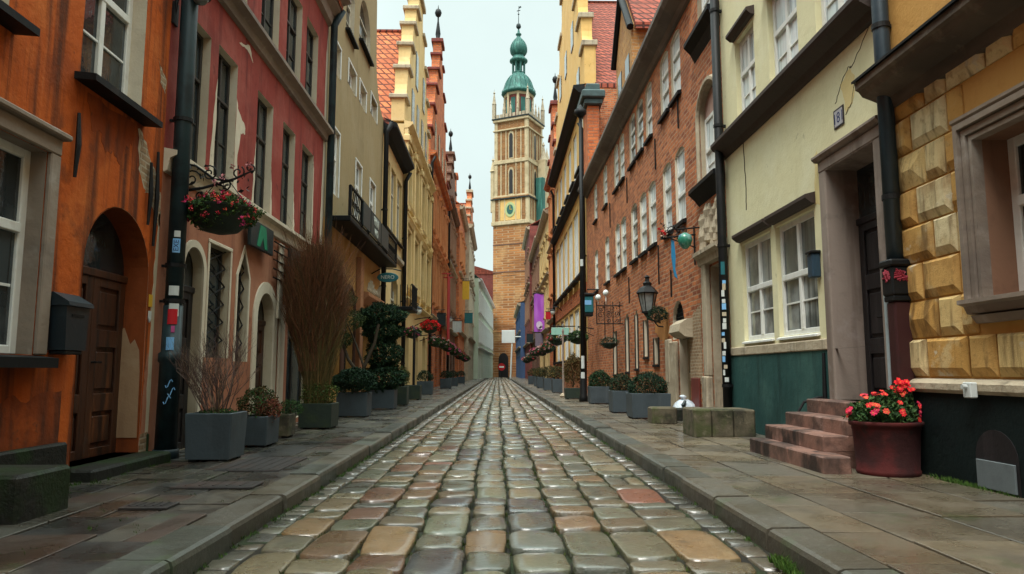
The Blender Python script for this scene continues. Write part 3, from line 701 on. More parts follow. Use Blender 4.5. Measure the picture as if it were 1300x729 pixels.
# 6. orange brick gabled house
h = House('gabled_house', 'orange red brick house with a tall pinnacled gable behind the yellow gable', 'house', XL, -1, 44.0, 60.0, 12)
rows = [grid(44.3, 59.7, 5, 1.3, 10.2, 13.2, 'seg'), grid(44.3, 59.7, 5, 1.3, 5.6, 8.8, 'seg'), grid(44.3, 59.7, 4, 1.8, ZP, 3.6, 'low')]
w = MB(); h.facade(w, h.s0, h.s1, 0, 15, sum(rows, []), .25); h.body(w, 0, 15); h.put(w, 'wall', m_brick_red)
h.windows(rows[0]+rows[1], d=-.15, bars=2, gl=m_glass_mid, fr=m_cream_frame)
for o in rows[2]: h.door(o[0], o[1], o[2], o[3], -.2, m_door_black, 2, 3, fan=2.5)
ledge(h, 4.5, .3); ledge(h, 9.4, .25, m_trim_orange); ledge(h, 14.6, .4, m_brick_red, .35); dress(h, rows[0]+rows[1], m_trim_orange)
gb = h.gable([(44.1, 59.8, 14.95, 16.4), (45.6, 58.3, 16.4, 18.4), (47.2, 56.9, 18.4, 20.4), (48.8, 55.2, 20.4, 22.2), (50.4, 53.6, 22.2, 24.0), (51.3, 52.7, 24.0, 25.4)], m_brick_red, m_brick_crim, .6, .2, finial=1.15)
q = MB()
for s in (47.5, 50.4, 53.5, 56.5): q.mark(); h.bx(q, s-.5, s+.5, 15.4, 17.9, 0, .05, .03)
h.put(q, 'blind_window', m_glass_mid, gb)
rw = h.roof_gable(44.1, 59.8, 15, 23.4, m_tile_red, -.55); h.put(rw, 'attic', m_brick_red)
q = MB(); h.bx(q, 52.6, 55.0, 2.4, 8.3, .55, .6, .01); q.tube([h.p(52.7, 8.3, 0), h.p(52.7, 8.3, .8)], .04); q.tube([h.p(54.9, 8.3, 0), h.p(54.9, 8.3, .8)], .04)
bn = q.build('banner', m_scarlet, None); tag(bn, 'long scarlet cloth hanging down the orange brick front', 'banner')

# 7. brown brick house
h = House('gabled_house', 'dark brown brick house between the orange brick gable and the chimney house', 'house', XL, -1, 60.0, 72.0, 12)
rows = [grid(60.3, 71.7, 4, 1.3, 11.6, 14.2), grid(60.3, 71.7, 4, 1.3, 6.6, 9.6), grid(60.3, 71.7, 3, 2.0, ZP, 3.6, 'low')]
w = MB(); h.facade(w, h.s0, h.s1, 0, 16, sum(rows, []), .25); h.body(w, 0, 16); h.put(w, 'wall', m_brick_dark)
h.windows(rows[0]+rows[1], d=-.15, bars=1, gl=m_glass_mid, fr=m_cream_frame)
for o in rows[2]: h.door(o[0], o[1], o[2], o[3], -.2, m_door_black, 2, 3, fan=2.5)
ledge(h, 4.6, .35); ledge(h, 10.3, .25); ledge(h, 15.6, .45, m_brick_dark, .4); dress(h, rows[0]+rows[1], m_trim_brown)
h.gable([(60.2, 71.8, 16.02, 17.2), (62.6, 71.0, 17.2, 18.6), (64.4, 70.0, 18.6, 20.0), (66.2, 68.2, 20.0, 21.4)], m_brick_dark, m_brick_dark, .6, .2, finial=1.0)
rw = h.roof_gable(60.1, 71.9, 16, 20.6, m_tile, -.55); h.put(rw, 'attic', m_brick_dark)

# 8. ochre house stepped forward
h = House('chimney_house', 'narrow orange brick house with a tall chimney on its tiled roof', 'house', -3.9, -1, 72.0, 84.0, 11)
rows = [grid(72.3, 83.7, 4, 1.3, 12.4, 15.0), grid(72.3, 83.7, 4, 1.3, 7.0, 10.0), grid(72.3, 83.7, 3, 2.0, ZP, 3.6, 'low')]
w = MB(); h.facade(w, h.s0, h.s1, 0, 18.0, sum(rows, []), .25); h.body(w, 0, 18.0); h.put(w, 'wall', m_brick_red)
h.windows(rows[0]+rows[1], d=-.08, bars=1, gl=m_glass); dress(h, rows[0]+rows[1], m_trim_orange)
for o in rows[2]: h.door(o[0], o[1], o[2], o[3], -.2, m_door_black, 2, 3, fan=2.5)
ledge(h, 5, .35); ledge(h, 11, .25); ledge(h, 17.5, .5, None, .5)
rf = h.roof_eaves(18, 4, m_tile)
q = MB(); h.bx(q, 77.2, 78.6, 16.5, 22.3, -2.1, -.7, .05); h.bx(q, 77.0, 78.8, 22.3, 22.7, -2.3, -.5, .05); h.put(q, 'chimney', m_brick_red, rf)
# 9. sandstone house
h = House('sandstone_house', 'tall grey sandstone house with carved steps on its gable, before the pale green house', 'house', -3.4, -1, 84.0, 101.0, 11)
rows = [grid(84.3, 100.7, 5, 1.4, 13.0, 16.2), grid(84.3, 100.7, 5, 1.4, 7.4, 10.6), grid(84.3, 100.7, 4, 2.2, ZP, 3.8, 'low')]
w = MB(); h.facade(w, h.s0, h.s1, 0, 18.5, sum(rows, []), .25); h.body(w, 0, 18.5); h.put(w, 'wall', m_stone)
h.windows(rows[0]+rows[1], d=-.08, bars=1, gl=m_glass); dress(h, rows[0]+rows[1], m_reveal)
for o in rows[2]: h.door(o[0], o[1], o[2], o[3], -.2, m_door_black, 2, 3, fan=2.5)
ledge(h, 5, .35); ledge(h, 11.6, .25); ledge(h, 18, .5, None, .5)
h.gable([(84.2, 100.8, 18.52, 19.4), (86.8, 98.0, 19.4, 20.9), (89.0, 95.8, 20.9, 22.4), (91.0, 93.8, 22.4, 24.0)], m_brick_red, m_stone, .6, .25, finial=1.0)
rw = h.roof_gable(84.1, 100.9, 18.4, 22.6, m_tile, -.55); h.put(rw, 'attic', m_stone)
# 10. pale green house turned a little to the street
ang = math.atan2(1.75, 46)
h = House('pale_green_house', 'pale mint green house near the foot of the tower', 'house', 0, -1, 0, 46.0, 10, None, ((-2.75, 101.0, 0), -ang))
rows = [grid(.4, 45.6, 14, 1.5, 9.6, 12.6), grid(.4, 45.6, 14, 1.5, 5.4, 8.4), grid(.4, 45.6, 12, 1.9, ZP, 3.6)]
w = MB(); h.facade(w, 0, 46, 0, 14.2, sum(rows, []), .25); h.body(w, 0, 14.2); h.put(w, 'wall', m_palegreen)
for r in rows: 
    for o in r: h.window(o, -.05, 2, (.6,), 1, gl=m_glass, fr=m_white)
dress(h, rows[0]+rows[1], m_white, .2, .1, False)
ledge(h, 4.4, .3, m_white); ledge(h, 13.7, .5, m_white, .5)
h.roof_eaves(14.2, 4, m_copper)
# ------------------------------------------------------------------ right row
# 1. ochre house with cut-stone blocks
h = House('rusticated_house', 'ochre house faced with faceted cut-stone blocks above a black plinth', 'house', XR, 1, -14.0, 7.93)  # raised and run back out of view to dim the near walls and pavement
op = [(5.1, 6.46, 1.88, 3.34, None, .3), (.9, 2.4, 1.88, 3.34, None, .3), (-2.6, -1.2, 1.88, 3.34, None, .3)]
up = [(5.15, 6.45, 4.95, 6.9), (2.2, 3.5, 4.95, 6.9), (-.8, .5, 4.95, 6.9)]
w = MB(); rv = MB(); h.facade(w, h.s0, h.s1, 0, 13.6, op+up, .2, rv); h.body(w, 0, 13.6); h.put(w, 'wall', m_ochre); h.put(rv, 'reveal', paint('brown_reveal', (.22, .115, .07), .75))
h.windows(op, d=-.24, cols=2, rows=(.6,), bars=1, gl=m_glass, bw=.09); h.windows(up, d=-.12, cols=2, rows=(.6,), bars=2, gl=m_glass, sill=m_dark_sill, sd=.22)
h.roof_eaves(13.6, 5, m_tile_red)
q = MB()
row_h = .405; z = 1.14; rr = random.Random(5)
for i in range(8):
    hgt = row_h if i < 7 else .30
    s = h.s1 - .04
    k = i % 2
    while s > -4:
        wd = (.36, .62)[k % 2] * rr.uniform(.92, 1.12); k += 1
        a, b = max(-4, s-wd), s; s -= wd
        bad = False
        for o in op:
            if b > o[0]-.2 and a < o[1]+.2 and z < o[3]+.24 and z+hgt > o[2]-.16:
                if a < o[1]+.2 < b: a = o[1]+.2
                elif a < o[0]-.2 < b: b = o[0]-.2
                else: bad = True
        if bad or b-a < .1: continue
        g = .011; a += g; b -= g; c, e = z+g, z+hgt-g
        dp = .055*rr.uniform(.85, 1.1); ia = min(.10, (b-a)*.3); iz = .085
        style = rr.random(); bc = rr.choice(((.56, .33, .11), (.52, .29, .085), (.62, .44, .19), (.68, .57, .34), (.66, .55, .32), (.55, .32, .10), (.64, .50, .26)))
        wv = lambda: rr.uniform(-.003, .003)
        base = [h.p(a, c, .0), h.p(b, c, .0), h.p(b, e, .0), h.p(a, e, .0)]
        lip = [h.p(a, c, .014), h.p(b, c, .014), h.p(b, e, .014), h.p(a, e, .014)]
        if style < .14:      # pyramid-cut: a point or short ridge
            m = (a+b)/2; mz = (c+e)/2; rl = max(0, (b-a)-(e-c))/2
            top = [h.p(m-rl+wv(), mz, dp*1.15), h.p(m+rl+.001, mz+wv(), dp*1.15)]
            q.add(base+lip+top, [(0,1,5,4),(1,2,6,5),(2,3,7,6),(3,0,4,7),(4,5,9,8),(5,6,9),(6,7,8,9),(7,4,8)], bc)
        else:
            if style < .24: top = [h.p(a+ia*2.0, c+iz*1.5, dp), h.p(b-ia*.6, c+iz*1.1, dp), h.p(b-ia*.6, e-iz*.25, dp), h.p(a+ia*2.0, e-iz*.25, dp)]
            else: top = [h.p(a+ia*.6+wv(), c+iz+wv(), dp), h.p(b-ia*.6+wv(), c+iz+wv(), dp), h.p(b-ia*.6, e-iz*.35+wv(), dp), h.p(a+ia*.6, e-iz*.35+wv(), dp)]
            q.add(base+lip+top, [(0,1,5,4),(1,2,6,5),(2,3,7,6),(3,0,4,7),(4,5,9,8),(5,6,10,9),(6,7,11,10),(7,4,8,11),(8,9,10,11)], bc)
    z += hgt
h.put(q, 'cut_stone_block', m_rust_block)
q = MB()
for o in op:
    a, b, c, e = o[:4]
    q.mark()
    for (i0, i1, d) in ((0, .045, .10), (.045, .06, .07), (.06, .12, .12), (.12, .135, .08), (.135, .19, .15)):
        h.bx(q, a-i1, a-i0, c-.02, e+i1, 0, d); h.bx(q, b+i0, b+i1, c-.02, e+i1, 0, d); h.bx(q, a-i0, b+i0, e+i0, e+i1, 0, d)
    h.sweep(q, a-.24, b+.24, [(0, c-.16), (.10, c-.15), (.13, c-.08), (.19, c-.06), (.19, c-.022), (0, c-.0)])
    h.sweep(q, a-.16, b+.16, [(0, c-.24), (.07, c-.24), (.12, c-.17), (0, c-.165)])
    h.sweep(q, a-.22, b+.22, [(0, e+.192), (.12, e+.196), (.15, e+.22), (.15, e+.25), (0, e+.27)])
h.put(q, 'window_surround', m_grey_stone)
q = MB(); h.sweep(q, h.s0, h.s1-.003, [(0, .985), (.06, .985), (.10, 1.02), (.10, 1.08), (.05, 1.115), (0, 1.13)]); h.put(q, 'plinth_moulding', m_stone)
q = MB(); h.bx(q, h.s0, h.s1-.003, 0, .984, 0, .055); h.put(q, 'plinth', m_dark_plinth)
q = MB()
pts = [(6.22, .14)] + [(6.5-.28*math.cos(math.pi*k/12), .42+.26*math.sin(math.pi*k/12)) for k in range(13)] + [(6.78, .14)]
q.ext([h.p(s, z, .056) for s, z in pts], (-.006, 0, 0)); ar = h.put(q, 'cellar_opening', m_door_black)
q = MB(); h.bx(q, 6.25, 6.75, .15, .40, .063, .085, .004); h.put(q, 'vent_plate', paint('grey_vent_plate', (.12, .14, .145), .5), ar)
q = MB(); h.bx(q, 6.62, 6.74, .955, 1.1, .1, .17, .01); q.tube([h.p(6.68, 1.06, .17), h.p(6.68, 1.06, .21)], .022, 8); h.put(q, 'junction_box', m_sticker_white)
q = MB(); h.sweep(q, h.s0, 7.98, [(0, 4.12), (.06, 4.14), (.10, 4.26), (.30, 4.34), (.34, 4.40), (.38, 4.42), (.38, 4.50), (0, 4.60)]); co = h.put(q, 'cornice', mat('weathered_brown_cornice', (.14, .105, .078), .75, [((.05, .04, .033), 1.5, VH, .45, .65, .8), ((.24, .19, .14), 3, V1, .55, .72, .6)], bump=[(12, .01)]))
q = MB(); h.sweep(q, h.s0, 8.0, [(0, 4.602), (.41, 4.502), (.41, 4.53), (0, 4.635)]); h.put(q, 'flashing', m_dark_sill, co)

# 2. pale greenish yellow house with the door
h = House('greenish_yellow_house', 'pale greenish yellow house with a teal plinth and a dark door up red steps', 'house', XR, 1, 7.93, 13.93)
up = [(12.1, 13.1, 5.75, 7.4), (10.3, 11.45, 5.75, 7.4), (8.6, 9.7, 5.75, 7.4)]
lo = [(11.72, 13.15, 1.75, 3.52), (10.05, 11.5, 1.75, 3.52)]
dr = [(8.28, 9.56, .83, 3.93, None, .45)]
up3 = [(12.1, 13.1, 8.7, 10.2), (10.3, 11.45, 8.7, 10.2), (8.6, 9.7, 8.7, 10.2)]
w = MB(); rv = MB(); h.facade(w, h.s0, h.s1, 1.64, 11.2, up+lo+dr+up3, .14, w); h.body(w, 0, 11.2); h.put(w, 'wall', m_greenish)
w = MB(); h.facade(w, h.s0, h.s1, 0, 1.5, dr, .45, None, .03); w.quad(h.p(h.s0, 1.5, 0), h.p(h.s1, 1.5, 0), h.p(h.s1, 1.5, .03), h.p(h.s0, 1.5, .03)); h.put(w, 'plinth', m_teal)
q = MB(); h.bx(q, 9.77, h.s1-.003, 1.49, 1.645, -.05, .05, .015); q.mark(); h.bx(q, h.s0+.003, 8.07, 1.49, 1.645, -.05, .05, .015); h.put(q, 'plinth_band', m_stone)
h.windows(up+up3, d=-.09, cols=2, rows=(.60,), bars=2, gl=m_glass_pale, bw=.085); h.windows(lo, d=-.07, cols=2, rows=(.52,), bars=2, gl=m_glass_mid, bw=.085, sill=m_white, sd=.05, sh=.03, so=.02)  # upper panes: the sky's reflection is put into their pale colour
q = MB()
for o in lo+up[:]:
    q.mark(); h.sweep(q, o[0]-.075, o[1]+.075, [(0, o[3]+.05), (.07, o[3]+.06), (.15, o[3]+.13), (.15, o[3]+.18), (0, o[3]+.22)])
h.put(q, 'window_hood', paint('dark_brown_hood', (.05, .034, .028), .6))
q = MB(); h.sweep(q, h.s0+.1, h.s1-.003, [(0, 5.36), (.05, 5.38), (.10, 5.46), (.24, 5.54), (.28, 5.60), (.28, 5.66), (0, 5.74)]); h.put(q, 'cornice', paint('dark_brown_cornice', (.055, .04, .034), .65))
q = MB(); h.sweep(q, h.s0, h.s1, [(0, 10.8), (.15, 10.9), (.4, 11.1), (.4, 11.25), (0, 11.3)]); h.put(q, 'eave', m_grey_stone)
h.roof_eaves(11.2, 5, m_tile_red)
q = MB(); a, b, c, e = dr[0][:4]
for (u, v) in ((a-.17, a), (b, b+.19)): h.bx(q, u, v, .13, e, -.02, .05, .012)
h.bx(q, a-.17, b+.19, e, e+.15, -.02, .055, .012); h.sweep(q, a-.22, b+.24, [(0, e+.152), (.08, e+.16), (.12, e+.2), (.12, e+.23), (0, e+.25)])
rvd = .001
q.mark(); h.bx(q, b-.014, b-.002, .13, e-.002, -.45, .046, .004); q.mark(); h.bx(q, a+.002, a+.014, .13, e-.002, -.45, .046, .004); h.bx(q, a+.0145, b-.0145, e-.014, e-.002, -.45, .046, .004)
h.put(q, 'door_surround', m_mauve)
h.door(8.30, 9.54, .83, 3.92, -.36, m_door_black, 2, 3, fan=3.15)
q = MB(); h.bx(q, 9.18, 9.30, 4.42, 4.62, 0, .006); 
np_ = MB(); h.bx(np_, 9.02, 9.30, 4.40, 4.66, 0, .012, .003); pl = h.put(np_, 'number_plate', paint('number_plate_black', (.02, .02, .025), .4))
np_ = MB(); h.bx(np_, 9.045, 9.275, 4.425, 4.635, .0121, .0135); h.put(np_, 'plate_face', paint('number_plate_face', (.42, .42, .46), .4), pl)
MR = Matrix.Rotation(-math.pi/2, 4, 'Z') @ Matrix.Rotation(math.pi/2, 4, 'X')     # text facing -X, reading towards the camera
text_mesh('lettering', '181', .2, m_navy, pl, Matrix.Translation((XR-.0145, 9.16, 4.525)) @ MR, .001)
# four red steps of the door
q = MB(); st = None
for (x0, y0, z0, z1) in ((3.40, 7.66, ZP, .31), (3.62, 8.14, .31, .485), (3.90, 8.14, .485, .655), (4.20, 8.14, .655, .83)):
    pass
for i, (x0, z0, z1) in enumerate(((3.40, ZP-.03, .31), (3.62, .30, .485), (3.90, .475, .655), (4.20, .645, .83))):
    q = MB()
    y1 = 9.9
    if i == 0:
        q.box(x0, 3.70, 7.66, 8.6, z0, z1, .014); q.box(x0, 3.70, 8.605, y1, z0, z1, .014); q.box(3.705, XR-.032, 8.14, y1, z0, z1-.003)
    else:
        q.box(x0, XR-.032 if i < 3 else XR+.40, (8.14 if i < 3 else 8.30), (8.75 if i == 1 else 9.5 if i == 3 else y1), z0, z1, .014)
        if i == 1: q.box(x0-.006, XR-.032, 8.757, y1, z0, z1+.004, .014)
        if i == 3: q.box(x0, XR-.056, 9.5, y1, z0, z1, .014)
    h.put(q, 'step', m_step)
q = MB(); pts = [h.p(10.55-.22+.22*(1-math.cos(math.pi*k/12)), .42+.2*math.sin(math.pi*k/12), .033) for k in range(13)]
q.ext([h.p(10.33, .14, .034)] + [h.p(10.55-.22*math.cos(math.pi*k/12), .40+.2*math.sin(math.pi*k/12), .034) for k in range(13)] + [h.p(10.77, .14, .034)], (-.004, 0, 0)); h.put(q, 'cellar_opening', m_door_black)
q = MB(); q.tube([h.p(9.98, .2, .45), h.p(9.98, .62, .40), h.p(9.98, .78, .3), h.p(9.98, .84, .1), h.p(9.98, .84, .03)], .02, 8); q.tube([h.p(9.98, .55, .42), h.p(9.98, .3, .2), h.p(9.98, .6, .05)], .012, 6); h.put(q, 'boot_scraper', m_iron)
q = MB(); q.tube([h.p(9.86, .2, .05), h.p(9.86, .9, .06), h.p(9.86, 1.45, .05)], [.028, .03, .02], 8); h.put(q, 'iron_bar', m_iron)
q = MB(); q.tube([h.p(8.13, .2, .09), h.p(8.13, .85, .09), h.p(8.13, .95, .075), h.p(8.13, 2.35, .075)], .032, 8); h.put(q, 'pale_pipe', paint('pale_blue_pipe', (.36, .43, .45), .5))
# cracks and repairs in the plaster
h.patch([(9.0, 4.72), (9.1, 4.95), (8.85, 5.05), (8.7, 4.9), (8.78, 4.62), (8.98, 4.5)], plaster('fresh_plaster_patch', (.66, .52, .24), (.6, .46, .2), (.7, .58, .3), .2), 'plaster_repair', d=.003, jit=.03)
h.patch([(9.8, 3.5), (9.98, 3.55), (9.96, 4.25), (9.86, 4.3), (9.82, 3.9)], plaster('fresh_plaster_patch', (.68, .55, .26), (.6, .46, .2), (.7, .58, .3), .2), 'plaster_repair', d=.003, jit=.02)
def crack(h, pts, r=.006):
    q = MB()
    for a, b in zip(pts, pts[1:]):
        n = 6; P = [(a[0]+(b[0]-a[0])*k/n + (R(-.02, .02) if 0 < k < n else 0), a[1]+(b[1]-a[1])*k/n + (R(-.02, .02) if 0 < k < n else 0)) for k in range(n+1)]
        q.tube([h.p(s, z, .001) for s, z in P], r, 4)
    h.put(q, 'crack', m_crack)
crack(h, [(9.25, 4.75), (9.05, 4.95), (8.86, 5.08), (8.78, 5.05)]); crack(h, [(8.78, 5.05), (8.3, 5.36)]); crack(h, [(8.98, 4.5), (8.8, 4.6), (8.7, 4.85)]); crack(h, [(12.8, 4.1), (12.78, 4.6), (12.82, 5.36)], .012)

# 3. narrow ornate brick house
h = House('narrow_brick_house', 'narrow brick house with a big arched window over a carved stone doorway', 'house', XR, 1, 13.93, 15.85)
up = [(14.15, 15.55, 5.25, 7.35, 'low', .18), (14.2, 15.5, 8.75, 10.6)]
dr = [(14.12, 15.12, ZP, 3.4, None, .3)]
w = MB(); rv = MB(); h.facade(w, h.s0, h.s1, 0, 12, up+dr, .18, rv); h.body(w, 0, 12); h.put(w, 'wall', m_brick); h.put(rv, 'reveal', m_stone)
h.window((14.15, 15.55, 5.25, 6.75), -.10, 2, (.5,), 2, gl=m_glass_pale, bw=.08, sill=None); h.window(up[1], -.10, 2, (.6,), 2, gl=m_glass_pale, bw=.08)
q = MB(); h.bx(q, 14.1, 15.6, 6.75, 7.4, -.16, -.12); h.put(q, 'tympanum', paint('pink_tympanum', (.50, .33, .28), .8))
q = MB(); h.sweep(q, 13.95, 15.83, [(0, 4.85), (.1, 4.98), (.24, 5.12), (.24, 5.2), (0, 5.28)]); q.mark(); h.sweep(q, 13.95, 15.83, [(0, 8.2), (.1, 8.4), (.25, 8.56), (.25, 8.65), (0, 8.72)]); h.put(q, 'ledge', m_dark_sill)
q = MB(); h.bx(q, 13.95, 14.1, ZP-.02, 3.5, 0, .12, .02); h.bx(q, 15.14, 15.5, ZP-.02, 1.1, 0, .16, .03); h.bx(q, 15.15, 15.45, 1.1, 3.5, 0, .12, .02)
h.sweep(q, 13.94, 15.6, [(0, 3.45), (.13, 3.46), (.16, 3.6), (.25, 3.66), (.25, 3.74), (0, 3.8)])
for k in range(8):
    q.mark(); s = 14.05+k*.2; q.lathe([(.02, 0), (.08, .05), (.06, .2), (.09, .32), (.05, .55), (.08, .7), (.02, .85)], *h.p(s, 0, .06)[:2], 3.82+.1*math.sin(k*1.7), 8)
h.put(q, 'carved_portal', m_stone)
h.door(14.12, 15.12, ZP, 3.42, -.2, m_door_black, 1, 3, fan=2.6)
q = MB(); a = [(14.85 - .78*math.cos(math.pi*k/16), 6.72+.68*math.sin(math.pi*k/16)) for k in range(17)]
q.tube([h.p(14.07, 5.3, .03)]+[h.p(s, z, .03) for s, z in a]+[h.p(15.63, 5.3, .03)], .06, 6); h.put(q, 'arch_moulding', m_stone)
h.roof_eaves(12, 4, m_tile_red)

# 4. long red brick house
h = House('brick_house', 'long red brick house with rows of tall white windows and a deep grey eave', 'house', XR, 1, 15.85, 36.2, 10)
upr = [(17.1, 18.05), (18.33, 19.29), (20.41, 21.28), (21.72, 22.75), (23.02, 24.05), (25.09, 26.1), (26.35, 27.35), (29.15, 30.2), (32.2, 33.2)]
upr = [(a, b, 8.1, 9.8, 'seg') for a, b in upr]
lor = [(16.95, 17.9), (18.32, 19.25), (20.16, 21.15), (21.5, 22.5), (22.95, 24.0), (25.0, 26.05), (26.3, 27.3), (28.85, 29.95), (32.2, 33.2)]
lor = [(a, b, 4.85, 6.72, 'seg') for a, b in lor]
sl = [(23.2, 23.6, 1.3, 3.17, 'round'), (24.85, 25.4, 1.2, 3.2, 'round'), (21.65, 22.2, 1.65, 2.76), (20.25, 20.8, 1.41, 2.14), (27.4, 28.1, 1.1, 2.72)]
nich = [(17.4, 18.55, 2.0, 2.95, 'round', .12)]
dr = [(16.95, 17.95, ZP, 2.0, None, .3)]
w = MB(); rv = MB(); h.facade(w, h.s0, h.s1, 0, 10.2, upr+lor+sl+nich+dr, .16, rv); h.body(w, 0, 10.2); h.put(w, 'wall', m_brick); h.put(rv, 'reveal', m_reveal)
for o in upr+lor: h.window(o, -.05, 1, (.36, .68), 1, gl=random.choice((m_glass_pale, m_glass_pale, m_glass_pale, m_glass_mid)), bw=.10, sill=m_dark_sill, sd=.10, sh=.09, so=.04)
for o in sl: h.window(o, -.10, 1, (), 1, fr=m_dark_frame, gl=m_glass_mid, bw=.05, sill=m_dark_sill, sd=.06)
q = MB()
for o in sl: q.mark(); h.bx(q, o[0]-.1, o[0], o[2]-.1, o[3]-(.15 if len(o) > 4 else 0), 0, .03); h.bx(q, o[1], o[1]+.07, o[2]-.1, o[3]-(.15 if len(o) > 4 else 0), 0, .03)
h.put(q, 'slit_frame', m_dark_frame)
q = MB(); h.bx(q, 17.3, 18.65, 1.98, 3.0, -.13, -.10); ni = h.put(q, 'blind_arch', m_sign_dark)
q = MB()
for k in range(9): q.tube([h.p(17.45+k*.13, 2.0, -.09), h.p(17.45+k*.13, 2.95, -.09)], .01, 4); q.tube([h.p(17.35, 2.05+k*.1, -.085), h.p(18.6, 2.05+k*.1, -.085)], .01, 4)
h.put(q, 'grille', m_iron, ni)
h.door(16.95, 17.95, ZP, 2.02, -.2, m_door_tan, 2, 2)
q = MB(); h.bx(q, 18.0, 19.0, 0, 1.95, 0, .10, .03); h.bx(q, 18.62, 19.05, .9, 2.02, 0, .11, .02); q.mark(); h.sweep(q, 16.6, 17.6, [(0, 1.98), (.2, 2.0), (.34, 2.12), (.30, 2.3), (.12, 2.42), (0, 2.44)]); h.put(q, 'stone_portal', m_stone)
h.patch([(15.9, .9), (16.9, .95), (16.92, 2.0), (16.6, 2.5), (15.9, 2.7)], m_bare_brick, 'rubble_patch', d=.012, jit=.06)
q = MB(); h.bx(q, 16.1, 16.75, ZP, 1.05, .014, .05, .01); h.put(q, 'cellar_hatch', paint('rust_red_hatch', (.14, .03, .022), .6))
h.patch([(18.9, 2.12), (19.1, 2.9), (20.5, 2.75), (20.7, 2.3), (19.6, 2.0)], plaster('orange_patch', (.46, .2, .06), (.3, .12, .04), (.52, .27, .1), .5), 'orange_patch', d=.006, jit=.05)
q = MB(); h.sweep(q, h.s0+.01, h.s1-.4, [(0, 9.86), (.08, 9.88), (.14, 10.0), (.40, 10.12), (.48, 10.22), (.48, 10.34), (0, 10.44)]); h.put(q, 'eave', mat('grey_brown_eave', (.15, .125, .105), .75, [((.07, .055, .048), 1.2, VH, .45, .65, .7), ((.24, .21, .18), 3, V1, .55, .72, .5)], bump=[(12, .01)]))
rf = h.roof_eaves(10.35, 4.2, m_tile_red, .3)
q = MB(); h.bx(q, 25.9, 29.4, 10.3, 14.2, -3.6, -.5); 
q.ext([h.p(25.9, 14.2, -.5), h.p(27.65, 16.2, -.5), h.p(29.4, 14.2, -.5)], (h.side*.25, 0, 0)); dm = h.put(q, 'dormer', pbrick('ochre_brick', (.46, .24, .08), (.32, .15, .05), (.4, .28, .16), (.18, .08, .04), .4, .13, .016), rf)
q = MB(); q.ext([h.p(25.6, 13.9, -.6), h.p(27.65, 16.35, -.6), h.p(29.7, 13.9, -.6), h.p(29.7, 14.15, -.6), h.p(27.65, 16.65, -.6), h.p(25.6, 14.15, -.6)], (h.side*3.0, 0, 0)); h.put(q, 'dormer_roof', m_tile_red, rf)
q = MB(); h.bx(q, 26.4, 27.2, 11.3, 13.3, -.5, -.47); q.mark(); h.bx(q, 28.1, 28.9, 11.3, 13.3, -.5, -.47); h.put(q, 'dormer_window', m_glass, rf); q = MB()
q.tube([h.p(25.7, 14.0, -.42), h.p(27.65, 16.3, -.42), h.p(29.6, 14.0, -.42)], .14, 6); h.put(q, 'dormer_trim', m_dark_sill, rf)
q = MB(); h.bx(q, 34.3, 36.1, 10.2, 14.2, -.45, .12, .03); pr = h.put(q, 'end_pier', m_brick_red)
q = MB(); h.bx(q, 34.1, 36.3, 14.2, 14.5, -.6, .28, .05); h.bx(q, 33.95, 36.45, 14.5, 14.9, -.72, .42, .06); h.bx(q, 34.2, 36.2, 14.9, 15.3, -.5, .2, .05); h.put(q, 'pier_cap', mat('dull_green_lead', (.05, .085, .085), .6, [((.03, .045, .045), 2, V1, .45, .65, .8)]), pr)
q = MB()
for s, z0, z1 in ((24.55, 7.0, 7.9), (20.0, 6.9, 7.8), (17.35, 7.2, 8.0), (24.5, 3.5, 4.4), (19.9, 3.6, 4.7), (18.5, 3.1, 3.8), (28.4, 6.9, 7.9)): q.mark(); q.tube([h.p(s, z0, .03), h.p(s, z1, .03)], .022, 5)
h.put(q, 'wall_tie', m_iron)

# 5. yellow stepped-gable house
h = House('gabled_house', 'yellow gabled house with a great dark red roof rising above the long brick house', 'house', XR, 1, 36.2, 56.0, 13)
rows = [grid(36.6, 55.6, 6, 1.9, 12.0, 15.0), grid(36.5, 55.7, 6, 2.6, 6.3, 10.3), grid(36.5, 55.7, 6, 2.6, 1.9, 4.7)]
w = MB(); h.facade(w, h.s0, h.s1, 0, 16, sum(rows, []), .2); h.put(w, 'wall', m_yellow); w = MB(); h.body(w, 0, 16); h.put(w, 'side_wall', m_brick)
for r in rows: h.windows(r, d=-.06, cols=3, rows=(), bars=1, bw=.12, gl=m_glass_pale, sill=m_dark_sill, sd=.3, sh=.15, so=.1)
q = MB(); h.bx(q, 36.25, 55.95, 0, 1.7, 0, .08, .02); h.put(q, 'brick_base', m_brick)
q = MB(); h.bx(q, 36.25, 55.95, 4.9, 5.7, 0, .05); h.put(q, 'brick_band', m_brick_red)
ledge(h, 11.0, .4, m_dark_sill, .35); ledge(h, 15.6, .6, m_dark_sill, .5)
gb = h.gable([(36.3, 55.9, 16.15, 18.2), (37.6, 54.6, 18.2, 20.4), (39.2, 53.0, 20.4, 22.6), (41.0, 51.2, 22.6, 24.8), (43.2, 49.0, 24.8, 27.2)], m_yellow, m_stone, .6, .3, finial=1.2)
q = MB()
for s in (39, 42.5, 46.1, 49.7, 53.2): q.mark(); h.bx(q, s-.6, s+.6, 16.7, 18.0, 0, .06, .03)
for s in (42.0, 46.1, 50.2): q.mark(); h.bx(q, s-.6, s+.6, 20.6, 22.2, 0, .06, .03)
h.put(q, 'blind_window', m_glass_mid, gb)
rw = h.roof_gable(36.3, 55.9, 16, 25.6, m_tile_red, -.55); h.put(rw, 'attic', m_brick)
